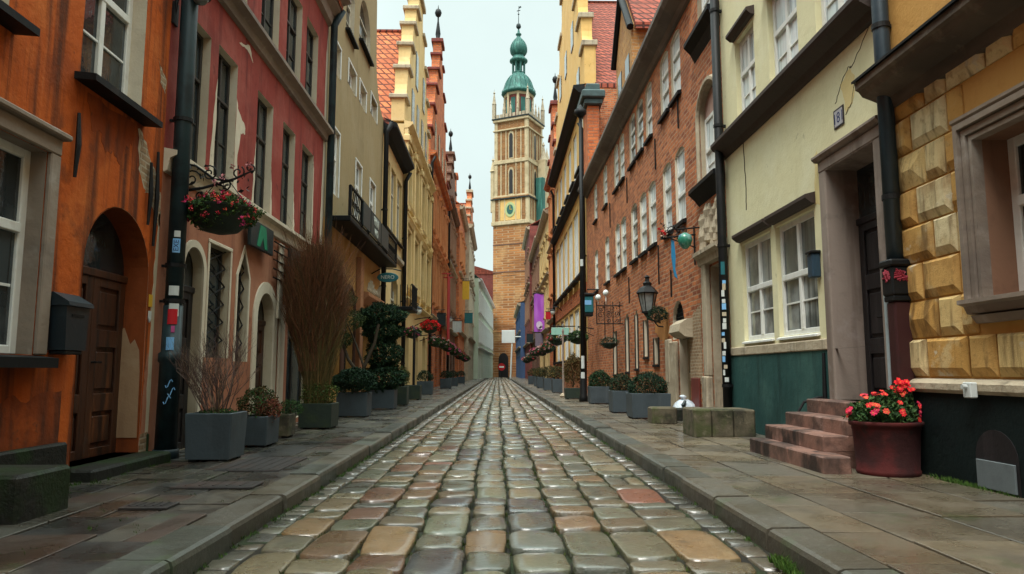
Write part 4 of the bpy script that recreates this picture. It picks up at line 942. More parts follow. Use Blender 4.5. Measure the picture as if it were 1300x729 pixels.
# 6. slim brick house
h = House('gabled_house', 'slim orange brick house with a ball-topped pinnacle, next beyond the great dark red roof', 'house', XR, 1, 56.0, 63.0, 12)
rows = [grid(56.3, 62.7, 2, 1.5, 12.6, 15.6, 'seg'), grid(56.3, 62.7, 2, 1.5, 7.4, 10.6, 'seg'), grid(56.3, 62.7, 2, 2.0, ZP, 4.2, 'low')]
w = MB(); h.facade(w, h.s0, h.s1, 0, 17.5, sum(rows, []), .25); h.body(w, 0, 17.5); h.put(w, 'wall', m_brick_red)
h.windows(rows[0]+rows[1], d=-.15, bars=1, gl=m_glass_mid)
for o in rows[2]: h.door(o[0], o[1], o[2], o[3], -.2, m_door_black, 2, 3, fan=2.6)
dress(h, rows[0]+rows[1], m_trim_orange); ledge(h, 5.2, .3); ledge(h, 11.4, .25); ledge(h, 17, .45, m_brick_red, .4)
h.gable([(56.1, 62.9, 17.52, 19.4), (57.2, 61.8, 19.4, 21.2), (58.5, 60.5, 21.2, 23.4)], m_brick_red, m_brick_crim, .7, .25, finial=1.1)
rw = h.roof_gable(56.1, 62.9, 17.4, 22.4, m_tile, -.6); h.put(rw, 'attic', m_brick_red)
# 7..10
def plain(name, label, X, s0, s1, zt, m, mg, n, lo=None):
    h = House(name, label, 'house', X, 1, s0, s1, 11)
    rows = [grid(s0+.3, s1-.3, n, 1.4, zt*.68, zt*.85), grid(s0+.3, s1-.3, n, 1.4, zt*.40, zt*.57), grid(s0+.3, s1-.3, max(2, n-1), 1.9, ZP, 3.8, 'low')]
    w = MB(); h.facade(w, s0, s1, 0, zt, sum(rows, []), .25); h.body(w, 0, zt); h.put(w, 'wall', m)
    h.windows(rows[0]+rows[1], d=-.08, bars=1, gl=mg); dress(h, rows[0]+rows[1], {m_brick_dark: m_trim_brown, m_brick_crim: m_trim_brown, m_blue: m_blue}.get(m, m_trim_yellow), .12, .07)
    for o in rows[2]: h.door(o[0], o[1], o[2], o[3], -.2, m_door_black, 2, 3, fan=2.6)
    ledge(h, 4.8, .35); ledge(h, zt*.62, .25); ledge(h, zt-.5, .5, None, .5)
    return h
h = plain('sandstone_house', 'pale ochre stone house behind the purple banner', XR, 63.0, 78.0, 15.6, m_cream_yellow, m_glass_mid, 4); h.roof_eaves(15.6, 3, m_tile_red)
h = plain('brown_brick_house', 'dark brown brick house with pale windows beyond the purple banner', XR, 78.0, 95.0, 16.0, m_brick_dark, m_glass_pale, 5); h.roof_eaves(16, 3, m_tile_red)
h = plain('crimson_brick_house', 'crimson brick house just before the narrow blue house', XR-.3, 95.0, 112.0, 20.5, m_brick_crim, m_glass_mid, 5); h.roof_eaves(20.5, 3, m_tile_red)
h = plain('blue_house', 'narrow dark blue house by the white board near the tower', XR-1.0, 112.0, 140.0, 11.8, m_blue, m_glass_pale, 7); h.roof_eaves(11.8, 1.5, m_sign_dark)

# ------------------------------------------------------------------ church tower at the end of the street
TH = math.radians(26.9)
tw = thing('church_tower', 'tall brick church tower with cream bands, a green clock and green copper domes', 'tower', (4.35, 150, 0), None, -TH)
tw.scale = (1, 1, 1.036)
def tput(mb, name, m, par=None, smooth=False): return mb.build(name, m, par or tw, smooth, local=True)
q = MB(); q.box(-4.0, 4.0, -4.0, 4.0, -.1, 30.6); q.box(-4.3, 4.3, -4.3, 4.3, -.1, 9, .1); tput(q, 'shaft', m_brick_tower)
q = MB()
for z in (20.5, 26.0): q.box(-4.06, 4.06, -4.06, 4.06, z, z+.3, .05)
tput(q, 'brick_band', m_brick_dark)
q = MB(); pts = [(-.2-1.1, 0)] + [(-.2-1.1*math.cos(math.pi*k/12), 3.4+1.3*math.sin(math.pi*k/12)) for k in range(13)] + [(.9, 0)]
q.ext([(x-1.2, -4.32, z) for x, z in pts], (0, -.05, 0)); tput(q, 'gateway', m_door_black)
q = MB()
for (hw, z0, z1) in ((4.1, 30.6, 35.3), (3.75, 35.9, 42.6), (3.75, 43.2, 51.4)): q.box(-hw, hw, -hw, hw, z0-.5, z1+.5)
tput(q, 'belfry_wall', m_tower_panel)
q = MB()
for (hw, z0, z1, nl) in ((4.1, 30.6, 35.3, 6), (3.75, 35.9, 42.6, 6), (3.75, 43.2, 51.4, 6)):
    q.box(-hw-.25, hw+.25, -hw-.25, hw+.25, z0-.55, z0+.25, .08); 
    for sx in (-1, 1):
        for sy in (-1, 1): q.box(sx*(hw-.62), sx*(hw+.12), sy*(hw-.62), sy*(hw+.12), z0+.25, z1, .05)
    for k in range(1, nl):
        u = -hw+.3 + (2*hw-.6)*k/nl
        if abs(u) < .5: continue
        for sgn in (-1, 1):
            q.box(u-.11, u+.11, sgn*hw, sgn*(hw+.09), z0+.25, z1-(0 if z0 < 43 else 1.6)); q.box(sgn*hw, sgn*(hw+.09), u-.11, u+.11, z0+.25, z1-(0 if z0 < 43 else 1.6))
q.box(-4.1, 4.1, -4.1, 4.1, 49.5, 49.8, .05)
q.box(-4.15, 4.15, -4.15, 4.15, 51.4, 52.0, .1); q.box(-4.0, 4.0, -4.0, 4.0, 35.3, 35.9, .08)
tput(q, 'cream_stonework', m_tower_cream)
q = MB()
q.box(-4.45, 4.45, -4.45, 4.45, 35.28, 35.5); q.mark(); q.box(-4.3, 4.3, -4.3, 4.3, 51.98, 52.2)
tput(q, 'lead_ledge', m_sign_dark)
def tarch(a, b, c, e, d, m, name):
    q = MB(); w = (b-a)/2; mm = (a+b)/2
    pts = [(a, c)] + [(mm-w*math.cos(math.pi*k/10), e-w*1.6+w*1.6*math.sin(math.pi*k/10)) for k in range(11)] + [(b, c)]
    q.ext([(x, -d, z) for x, z in pts], (0, .04, 0)); q.mark(); q.ext([(d, x, z) for x, z in pts], (-.04, 0, 0)); return tput(q, name, m)
tarch(-.62, .62, 36.2, 41.9, 3.80, m_tower_cream, 'arch_surround'); tarch(-.62, .62, 43.6, 49.4, 3.80, m_tower_cream, 'arch_surround')
tarch(-.42, .42, 36.4, 41.4, 3.83, m_door_black, 'belfry_opening'); tarch(-.42, .42, 43.8, 48.9, 3.83, m_door_black, 'belfry_opening')
q = MB(); n = 24
q.ext([(1.15*math.cos(2*math.pi*k/n), -4.24, 33.1+1.5*math.sin(2*math.pi*k/n)) for k in range(n)], (0, .13, 0)); ck = tput(q, 'clock_face', m_clock)
q = MB(); q.ext([(.75*math.cos(2*math.pi*k/n), -4.27, 33.1+1.0*math.sin(2*math.pi*k/n)) for k in range(n)], (0, .025, 0)); tput(q, 'clock_dial', m_copper, ck)
q = MB(); q.box(-.05, .05, -4.30, -4.275, 33.1, 33.9); q.box(-.05, .45, -4.30, -4.275, 33.05, 33.15); tput(q, 'clock_hand', m_yellow_tin, ck)
q = MB(); q.box(-2.3, 2.3, -4.14, -4.1, 31.0, 35.1); tput(q, 'clock_panel', m_yellow)
# parapet pinnacles
q = MB()
for (x, y) in [(sx*3.9, sy*3.9) for sx in (-1, 1) for sy in (-1, 1)]:
    q.mark(); q.box(x-.35, x+.35, y-.35, y+.35, 52, 55.4, .04); q.lathe([(.5, 0), (.4, .3), (.12, 2.2), (.25, 2.4), (.05, 2.7), (.01, 3.3)], x, y, 55.4, 8)
for k in (-1.6, 1.6, 0):
    for (x, y) in ((k, -4.0), (4.0, k)):
        q.mark(); q.box(x-.2, x+.2, y-.2, y+.2, 52, 53.8, .03); q.lathe([(.3, 0), (.08, 1.1), (.15, 1.25), (.01, 1.9)], x, y, 53.8, 6)
for k in (-3, -.8, .8, 3, -2.2, 2.2): q.mark(); q.box(k-.3, k+.3, -4.1, -3.9, 52, 53.0); q.mark(); q.box(3.9, 4.1, k-.3, k+.3, 52, 53.0)
tput(q, 'pinnacle', m_stone)
q = MB(); q.lathe([(2.9, 52), (2.9, 58.0)], 0, 0, 0, 8, math.pi/8); tput(q, 'drum', m_brick_crim)
q = MB()
for k in range(8):
    a = math.pi*2*k/8 + math.pi/8; q.box(2.95*math.cos(a)-.22, 2.95*math.cos(a)+.22, 2.95*math.sin(a)-.22, 2.95*math.sin(a)+.22, 52, 58)
q.lathe([(3.05, 57.4), (3.2, 57.7), (3.2, 58.1)], 0, 0, 0, 8, math.pi/8)
tput(q, 'drum_pier', m_tower_cream)
q = MB()
for k in range(8):
    a = 2*math.pi*k/8; c, s = math.cos(a), math.sin(a); r = 2.74
    P = lambda u, z: (r*c - u*s, r*s + u*c, z)
    q.quad(P(-.5, 53.4), P(.5, 53.4), P(.5, 56.8), P(-.5, 56.8))
tput(q, 'drum_window', m_copper)
q = MB()
q.lathe([(3.5, 57.9), (3.75, 58.2), (3.7, 58.5), (3.35, 58.8), (3.2, 59.4), (2.9, 60.4), (2.45, 61.3), (1.95, 62.0), (1.5, 62.4), (1.42, 62.6)], 0, 0, 0, 16); q.lathe([(1.5, 62.6), (1.55, 62.8), (1.35, 62.9)], 0, 0, 0, 8)
q.lathe([(1.5, 65.0), (1.95, 65.3), (1.95, 65.6), (1.65, 65.9), (1.3, 66.3), (1.25, 66.5)], 0, 0, 0, 16)
q.lathe([(1.2, 66.5), (1.55, 66.9), (1.82, 67.5), (1.86, 68.1), (1.7, 68.8), (1.35, 69.5), (.9, 70.1), (.5, 70.6), (.36, 71.0), (.62, 71.2), (.62, 71.4), (.3, 71.6), (.16, 72.4)], 0, 0, 0, 16)
dm = tput(q, 'copper_dome', m_copper, None, True)
q = MB()
for k in range(16):
    a = 2*math.pi*(k+.5)/16
    q.mark(); q.tube([(r*math.cos(a), r*math.sin(a), z) for r, z in ((3.7, 58.5), (3.22, 59.4), (2.92, 60.4), (2.47, 61.3), (1.97, 62.0))], .06, 4)
    q.mark(); q.tube([(r*math.cos(a), r*math.sin(a), z) for r, z in ((1.57, 66.9), (1.84, 67.5), (1.88, 68.1), (1.72, 68.8), (1.37, 69.5), (.92, 70.1))], .04, 4)
tput(q, 'dome_rib', m_copper, dm)
q = MB()
for k in range(8):
    a = 2*math.pi*k/8; q.box(1.3*math.cos(a)-.16, 1.3*math.cos(a)+.16, 1.3*math.sin(a)-.16, 1.3*math.sin(a)+.16, 62.6, 65.1)
q.lathe([(.7, 62.6), (.7, 65.1)], 0, 0, 0, 8); tput(q, 'lantern', m_copper)
q = MB(); q.lathe([(.16, 72.4), (.09, 73.4), (.06, 76), (.04, 77.6)], 0, 0, 0, 8); q.lathe([(.05, 72.4), (.5, 72.8), (.55, 73.1), (.45, 73.5), (.05, 73.9)], 0, 0, 0, 10); q.lathe([(.05, 75.6), (.22, 75.8), (.05, 76)], 0, 0, 0, 8)
q.box(-.4, .4, -.05, .05, 76.5, 76.65); q.ext([(.1, 0, 77), (.7, 0, 77.2), (.5, 0, 77.5), (.1, 0, 77.45)], (0, .04, 0)); tput(q, 'spire_finial', m_sign_dark)
# turret with the green hipped cap at the tower's right flank
q = MB(); q.box(4.05, 5.6, 1.0, 4.6, 0, 44); tput(q, 'stair_turret', m_tower_cream)
q = MB(); q.box(4.0, 5.7, -.2, .95, 31, 40, .05); tput(q, 'copper_flashing', m_copper)
q = MB(); q.box(-4.9, -4.1, -3.6, -2.8, 33, 41.5, .08); q.lathe([(.7, 0), (.55, .3), (.14, 2.2), (.3, 2.4), (.05, 2.8), (.02, 3.4)], -4.5, -3.2, 41.5, 8); tput(q, 'side_turret', m_tower_cream)
q = MB(); q.lathe([(.9, 0), (.75, .4), (.16, 3), (.3, 3.2), (.02, 4)], 4.9, 2.0, 44, 8); q.mark(); q.lathe([(.8, 0), (.65, .4), (.14, 2.4), (.02, 3.2)], 4.9, 3.8, 44, 8); tput(q, 'turret_pinnacle', m_stone)

ch = thing('church_nave', 'brick church nave showing between the pale green house and the tower', 'church', (-5.6, 165, 0))
q = MB(); q.box(-12.5, -.3, 158, 176, 0, 22.5, .05); q.build('wall', m_brick_crim, ch)
q = MB(); q.ext([(-12.9, 157.9, 22.4), (.1, 157.9, 22.4), (.1, 157.9, 22.7), (-6.4, 157.9, 24.6), (-12.9, 157.9, 22.7)], (0, 18.3, 0)); q.build('roof', m_tile_red, ch)
q = MB()
for x in (-10, -7.5, -5, -2.5): q.mark(); q.box(x-.5, x+.5, 157.95, 158, 8, 18, .02)
q.build('window', m_glass, ch)
# ------------------------------------------------------------------ ground, road, pavements
q = MB(); q.quad((-900, -300, -.12), (900, -300, -.12), (900, 1500, -.12), (-900, 1500, -.12))
tag(q.build('ground', mat('earth', (.12, .10, .075), .9, [((.07, .06, .045), .2, V1, .45, .7, .8)])), kind='structure')
m_joint = mat('mossy_sandy_joint', (.018, .015, .010), .9, [((.018, .032, .008), 2.0, V1, .45, .6, .85), ((.04, .034, .022), 6, V1, .60, .74, .5), ((.010, .010, .009), 3, V1, .5, .7, .6)], bump=[(40, .02), (12, .02)], spec=.3)
q = MB(); q.quad((-1.9, -4, -.028), (1.9, -4, -.028), (1.9, 150, -.028), (-1.9, 150, -.028)); q.quad((-1.9, -4, -.1), (1.9, -4, -.1), (1.9, 150, -.1), (-1.9, 150, -.1))
tag(q.build('ground', m_joint), kind='structure')
m_cobble = mat('wet_cobble', (1, 1, 1), .4, [((.05, .045, .035), 5, V1, .55, .72, .55), ((.10, .12, .06), 2.2, V1, .56, .70, .45), ((.16, .13, .09), 17, V1, .55, .8, .35)], bump=[(8, .018), (28, .010), (90, .005), (200, .0025)], tint=True, spec=.6, rvar=(3.0, .35, .65, .22, .48), coat=.65)
PAL = [(.32, .19, .075), (.25, .20, .105), (.20, .18, .10), (.175, .18, .10), (.28, .20, .095), (.15, .15, .10), (.22, .18, .095), (.26, .22, .125), (.19, .19, .115)]
RED = [(.26, .080, .036), (.28, .125, .05), (.23, .10, .046), (.30, .17, .075)]
GRN = [(.18, .20, .115), (.155, .175, .11), (.20, .20, .115), (.14, .155, .12), (.22, .22, .14), (.06, .065, .065)]
rr = random.Random(21)
UT = {6: (-1, -.95, -.85, .85, .95, 1), 8: (-1, -.96, -.87, -.35, .35, .87, .96, 1), 11: (-1, -.985, -.945, -.86, -.5, 0, .5, .86, .945, .985, 1)}
def stone(mb, x0, x1, y0, y1, n, col, h, tilt, pw=6.5, drop=.022):
    cx, cy, hx, hy = (x0+x1)/2, (y0+y1)/2, (x1-x0)/2, (y1-y0)/2
    tx, ty = rr.uniform(-tilt, tilt), rr.uniform(-tilt, tilt)
    sk = [rr.uniform(-.10, .10) for _ in range(8)]
    vs = []; cols = []
    for j in range(n):
        for i in range(n):
            u = UT[n][i]; v = UT[n][j]
            # rounded-rectangle footprint
            f = 1/max(1e-6, (abs(u)**pw*1 + abs(v)**pw)**(1/pw)) if max(abs(u), abs(v)) > 1e-3 else 1
            k = min(1, f*max(abs(u), abs(v)))
            k = 1 - (1-k)*.9
            m = max(abs(u), abs(v))
            uu, vv = u*(1-m+m*k), v*(1-m+m*k)
            if y0 < 14:
                e_ = max(abs(u), abs(v))**6; uu += .035*e_*mnoise.noise((cx*3+u*5, cy*3+v*5, 7.7)); vv += .03*e_*mnoise.noise((cx*3+u*5, cy*3+v*5, 17.7))
            if y0 < 14: uu *= 1 + .05*mnoise.noise((cx*7+u, cy*7+v*2.2, .3)); vv *= 1 + .04*mnoise.noise((cx*5+u*2.2, cy*5+v, 9.3))
            px = cx + hx*(uu + sk[0]*vv*.5 + sk[1]*uu*vv*.6) ; py = cy + hy*(vv + sk[2]*uu*.6 + sk[3]*uu*vv*.5)
            e = max(abs(u), abs(v))
            z = h - drop*(abs(u)**16*.5 + abs(v)**16*.5) - .0025*(u*u+v*v) + tx*u*hx + ty*v*hy + (sk[4]*u*v + sk[5]*(u*u-v*v))*.02*hx*2
            if y0 < 14: z += .007*mnoise.noise((px*8, py*8, 1)) + .006*mnoise.noise((px*21, py*21, 4))
            if i in (0, n-1) or j in (0, n-1): z = min(z - drop, -.0) - .03
            vs.append((px, py, z))
            rim = min(i, j, n-1-i, n-1-j)
            if rim == 0: cols.append((.022, .026, .012))
            elif rim == 1 and n >= 8 and mnoise.noise((px*6, py*6, 2.2)) > -.05: cols.append((col[0]*.45+.008, col[1]*.45+.014, col[2]*.45+.004))
            else: cols.append(col)
    fs = [(j*n+i, j*n+i+1, (j+1)*n+i+1, (j+1)*n+i) for j in range(n-1) for i in range(n-1)]
    k0 = len(mb.v); mb.add(vs, fs, col); mb.c[k0:] = cols
q = MB()
W0, W1 = -1.62, 1.60
edges = [W0]
while edges[-1] < W1-.2: edges.append(edges[-1] + rr.uniform(.30, .39))
edges[-1] = W1
def pick(x, y):
    t = mnoise.noise((x*.9, y*.35, 3.1)) * .6 + rr.uniform(-.5, .5)
    if x < -.55: c = rr.choice(RED) if rr.random() < .34+.25*t else rr.choice(PAL)
    elif x < .55: c = rr.choice(GRN) if rr.random() < .8 else rr.choice(PAL)
    else: c = rr.choice(PAL) if rr.random() < .96 else rr.choice(RED)
    k = rr.uniform(.32, .70)
    return (c[0]*k, c[1]*k, c[2]*k)
rows_y = [1.2]
while rows_y[-1] < 149: rows_y.append(rows_y[-1] + rr.choice((.42, .52, .60, .68)) * rr.uniform(.92, 1.08))
for ci in range(len(edges)-1):
    stag = rr.uniform(-.10, .10)
    cuts = [v + stag*(1 if k % 2 else -1) + rr.uniform(-.09, .09) for k, v in enumerate(rows_y)]
    for y, y2 in zip(cuts, cuts[1:]):
        ln = y2 - y
        wob = lambda x, yy: .04*mnoise.noise((x*.35, yy*.22, .7)) + .05*mnoise.noise((x*2.0, yy*.9, 5.7))
        n = 11 if y < 10 else 8 if y < 20 else 6
        ym = y+ln/2
        ga, gb = rr.uniform(.006, .015), rr.uniform(.006, .015)
        xa = edges[ci] + wob(edges[ci], ym)*(0 if ci == 0 else 1) + ga; xb = edges[ci+1] + wob(edges[ci+1], ym)*(0 if ci == len(edges)-2 else 1) - gb
        if rr.random() < .05 and y < 60 and xb-xa > .3:      # a split stone
            xm = (xa+xb)/2 + rr.uniform(-.04, .04)
            for (a, b) in ((xa, xm-.01), (xm+.01, xb)): stone(q, a, b, y+ga, y+ln-gb, n, pick(a, y), rr.uniform(-.004, .016), .05)
        else:
            stone(q, xa, xb, y+ga+.004, y+ln-gb-.004, n, pick((xa+xb)/2, y), rr.uniform(-.006, .012) + .03*(1-((xa+xb)/3.4)**2), .035)
# gutter rows of small setts
for (x0, x1) in ((-1.85, -1.64), (1.62, 1.84)):
    y = 1.5
    while y < 110:
        ln = rr.uniform(.18, .36); c = rr.choice(((.06, .055, .038), (.085, .076, .05), (.045, .045, .035), (.09, .07, .045))); n = 6
        stone(q, x0+rr.uniform(0, .02), x1-rr.uniform(0, .02), y, y+ln-.02, n, c, rr.uniform(-.02, .0), .05, drop=.025)
        y += ln
tag(q.build('road', m_cobble, None, True), kind='structure')

m_kerb = mat('granite_kerb', (1, 1, 1), .5, [((.08, .08, .07), 1.2, V1, .45, .7, .5), ((.05, .075, .03), 3, V1, .58, .7, .5), ((.28, .27, .24), 26, V1, .55, .8, .35)], bump=[(16, .008), (90, .003)], tint=True, spec=.45, rvar=(2.0, .35, .65, .28, .6))
for nm, x0, x1, sg in (('kerb', -1.86, -2.17, 1), ('kerb', 1.85, 2.16, -1)):
    q = MB(); y = 1.0
    while y < 118:
        ln = rr.uniform(.8, 1.35); k = rr.uniform(.75, 1.2); c = rr.choice(((.060, .060, .046), (.050, .053, .042), (.074, .063, .044)))
        dz = rr.uniform(-.010, .010); dx = rr.uniform(-.016, .016)
        prof = [(x0+dx, -.1), (x0+dx, ZP-.04), (x0+dx-sg*.012, ZP-.012), (x0+dx-sg*.04, ZP), (x1, ZP+.002), (x1, -.1)]
        q.ext([(x, y+.010, z+dz) for x, z in prof], (0, ln-.020, 0), (c[0]*k, c[1]*k, c[2]*k)); y += ln
    tag(q.build(nm, m_kerb), kind='structure')
m_pave = mat('wet_paving', (1, 1, 1), .5, [((.045, .038, .03), 1.1, V1, .48, .7, .6), ((.05, .065, .025), 2.3, V1, .58, .70, .5), ((.25, .21, .15), 3.5, V1, .56, .75, .35), ((.03, .027, .023), 9, V1, .6, .78, .5)], bump=[(7, .012), (60, .004)], tint=True, spec=.5, rvar=(1.3, .36, .62, .16, .55), coat=.3)
q = MB(); q.quad((-4.6, -4, .098), (-2.1, -4, .098), (-2.1, 150, .098), (-4.6, 150, .098)); q.quad((2.1, -4, .098), (4.9, -4, .098), (4.9, 150, .098), (2.1, 150, .098))
tag(q.build('ground', m_joint), kind='structure')
def slab(mb, x0, x1, y0, y1, c, jz, tilt, g):
    k = rr.uniform(.78, 1.18); z = ZP + rr.uniform(-jz, jz)
    n = len(mb.v)
    mb.box(x0+g, x1-g, y0+g, y1-g, .06, z, .004, (c[0]*k, c[1]*k, c[2]*k))
    tx, ty = rr.uniform(-tilt, tilt), rr.uniform(-tilt, tilt)
    for i in range(n, len(mb.v)):
        x, y, zz = mb.v[i]; mb.v[i] = (x, y, zz + tx*(x-(x0+x1)/2) + ty*(y-(y0+y1)/2))
q = MB()
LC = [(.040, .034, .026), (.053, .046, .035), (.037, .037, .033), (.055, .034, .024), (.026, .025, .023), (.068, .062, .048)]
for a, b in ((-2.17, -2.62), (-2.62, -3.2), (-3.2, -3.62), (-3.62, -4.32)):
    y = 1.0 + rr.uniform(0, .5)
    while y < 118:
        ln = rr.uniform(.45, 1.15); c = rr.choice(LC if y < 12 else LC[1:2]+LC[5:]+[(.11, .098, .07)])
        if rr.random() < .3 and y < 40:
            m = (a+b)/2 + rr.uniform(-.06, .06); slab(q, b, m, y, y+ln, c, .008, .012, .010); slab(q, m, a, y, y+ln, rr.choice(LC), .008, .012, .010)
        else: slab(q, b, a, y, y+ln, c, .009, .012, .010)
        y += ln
tag(q.build('pavement', m_pave), kind='structure')
q = MB()
RC = [(.13, .103, .068), (.108, .088, .060), (.148, .118, .078), (.092, .080, .060), (.12, .092, .058)]
for a, b in ((2.16, 2.62), (2.62, 3.28), (3.28, 3.95), (3.95, 4.6)):
    y = 1.0 + rr.uniform(0, .6)
    while y < 145:
        ln = rr.uniform(.8, 1.35); slab(q, a, b, y, y+ln, rr.choice(RC), .005, .006, .013); y += ln
tag(q.build('pavement', m_pave), kind='structure')

# iron covers let into the left pavement
m_cover = mat('rusty_cover', (.03, .027, .026), .45, [((.07, .04, .03), 3, V1, .5, .7, .7)], bump=[(30, .006)], spec=.5)
for (x0, x1, y0, y1, lab) in ((-3.0, -2.25, 6.85, 7.2, 'black iron cover in the pavement by the tall grey planter'), (-2.95, -2.58, 5.85, 6.1, 'small dark iron cover in the pavement by the mossy black block'), (-3.05, -2.35, 8.0, 9.2, 'long rusty brown iron plate in the pavement in front of the bare shrub')):
    q = MB(); q.box(x0, x1, y0, y1, .128, .148, .004)
    q.box(x0+.04, x1-.04, y0+.04, y1-.04, .148, .151)
    n = 6
    for k in range(1, n): q.box(x0+(x1-x0)*k/n-.008, x0+(x1-x0)*k/n+.008, y0+.05, y1-.05, .151, .156)
    tag(q.build('iron_cover', m_cover), lab, 'manhole cover', 'iron covers in the pavement')

# ------------------------------------------------------------------ foliage makers
def leafquad(mb, p, s, col, up=None):
    a = Vector((R(-1, 1), R(-1, 1), R(-1, 1))); 
    if a.length < .05: a = Vector((1, 0, 0))
    a.normalize(); b = a.orthogonal().normalized(); b = Matrix.Rotation(R(0, 6.28), 3, a) @ b
    p = Vector(p); w = s*R(.35, .55); l = s*R(.8, 1.2); c = a.cross(b)
    mb.add([p - b*l*.5, p + c*w*.5 + a*w*.12, p + b*l*.5, p - c*w*.5 + a*w*.12], [(0, 1, 2, 3)], col)
def tone(c, lo=.6, hi=1.35):
    k = R(lo, hi); j = R(.9, 1.1); return (c[0]*k*j, c[1]*k, c[2]*k*R(.85, 1.15))
DENS = (1.9, .85)
def mound(mb, c, r, n, s, cols, low=-.35, lump=.28, seed=0):
    for _ in range(int(n*DENS[0])):
        while True:
            d = Vector((R(-1, 1), R(-1, 1), R(low, 1)))
            if .05 < d.length < 1: break
        d.normalize()
        k = 1 + lump*mnoise.noise(d*2.3 + Vector((seed, seed*1.7, 0)))
        t = R(.55, 1)**.5*k
        leafquad(mb, (c[0]+d.x*r[0]*t, c[1]+d.y*r[1]*t, c[2]+d.z*r[2]*t), s*DENS[1]*R(.6, 1.3), tone(cols[int(R(0, len(cols)-.001))], .55, 1.45))
GREEN = [(.030, .065, .020), (.045, .085, .022), (.022, .048, .018)]
DEEP = [(.016, .036, .020), (.022, .048, .022), (.014, .028, .018)]
BROWNISH = [(.09, .05, .022), (.06, .05, .02), (.12, .07, .03)]
REDS = [(.52, .022, .05), (.62, .05, .06), (.60, .04, .14), (.70, .10, .05)]
def flower(mb, p, r, col):
    p = Vector(p)
    for _ in range(9):
        d = Vector((R(-1, 1), R(-1, 1), R(-.7, 1))).normalized()
        leafquad(mb, p + d*r*R(.4, 1), r*1.1, tone(col, .75, 1.3))
def petal_flower(mb, p, r, col, nrm):
    nrm = nrm.normalized(); a = nrm.orthogonal().normalized(); b = nrm.cross(a); p = Vector(p)
    for k in range(6):
        w = k*math.pi/3 + R(-.15, .15); d = a*math.cos(w) + b*math.sin(w); e = nrm.cross(d); c = tone(col, .8, 1.25)
        mb.add([p + nrm*r*.1, p + d*r*.6 + e*r*.38 + nrm*r*.22, p + d*r*1.05 + nrm*r*.12, p + d*r*.6 - e*r*.38 + nrm*r*.22], [(0, 1, 2, 3)], c)
    mb.add([p + nrm*r*.2 + a*r*.2, p + nrm*r*.2 + b*r*.2, p + nrm*r*.2 - a*r*.2, p + nrm*r*.2 - b*r*.2], [(0, 1, 2, 3)], (.6, .35, .03))

def planter(x0, x1, y0, y1, z1, label, m=None, taper=.04, group='grey planters along the walls', name='planter', legs=True):
    m = m or m_pot_grey
    cx, cy = (x0+x1)/2, (y0+y1)/2
    t = thing(name, label, 'planter', (cx, cy, ZP), group)
    hx, hy = (x1-x0)/2, (y1-y0)/2; w = .045; z0 = ZP+.03
    q = MB(); k = 1-taper
    def ring(s, z, ins): return [(cx+sx*(hx*s-ins), cy+sy*(hy*s-ins), z) for sx, sy in ((-1,-1),(1,-1),(1,1),(-1,1))]
    b = .012
    def oct(s, z, ins):
        o = []
        X, Y = hx*s-ins, hy*s-ins
        for sx, sy in ((-1,-1),(1,-1),(1,1),(-1,1)):
            p1, p2 = (cx+sx*(X-b), cy+sy*Y, z), (cx+sx*X, cy+sy*(Y-b), z)
            o += [p1, p2] if sx*sy < 0 else [p2, p1]
        return o
    rings = [oct(k, z0, 0), oct(1, z1-.008, 0), oct(1, z1, .008), oct(1, z1, w), oct(1, z1-.07, w)]
    vs = sum(rings, []); fs = [tuple(range(7, -1, -1))]
    for i in range(len(rings)-1):
        for j in range(8): fs.append((i*8+j, i*8+(j+1) % 8, (i+1)*8+(j+1) % 8, (i+1)*8+j))
    q.add(vs, fs); q.build('box', m, t)
    q = MB(); q.add(ring(1, z1-.05, w-.004), [(0, 1, 2, 3)]); q.build('soil', m_soil, t)
    q = MB()
    for sx in (-1, 1):
        for sy in (-1, 1): q.mark(); q.box(cx+sx*(hx*k-.12), cx+sx*(hx*k-.03), cy+sy*(hy*k-.12), cy+sy*(hy*k-.03), ZP-.005, z0+.002)
    q.build('foot', m_iron, t)
    return t
def shrub(name, label, cat, c, r, n, s, cols, group=None, core=None, lump=.28, extra=None):
    t = thing(name, label, cat, (c[0], c[1], c[2]-r[2]*.5), group)
    q = MB(); mound(q, c, r, n, s, cols, lump=lump, seed=c[1]); 
    if extra: extra(q)
    q.build('foliage', m_leaf, t)
    q = MB()
    for k in range(7): q.tube([(c[0]+R(-.05, .05), c[1]+R(-.05, .05), c[2]-r[2]*.75), (c[0]+R(-.3, .3)*r[0], c[1]+R(-.3, .3)*r[1], c[2]), (c[0]+R(-.7, .7)*r[0], c[1]+R(-.7, .7)*r[1], c[2]+r[2]*R(.3, .8))], [.014, .01, .004], 5, (.05, .035, .02))
    q.build('stem', m_twig, t)
    return t
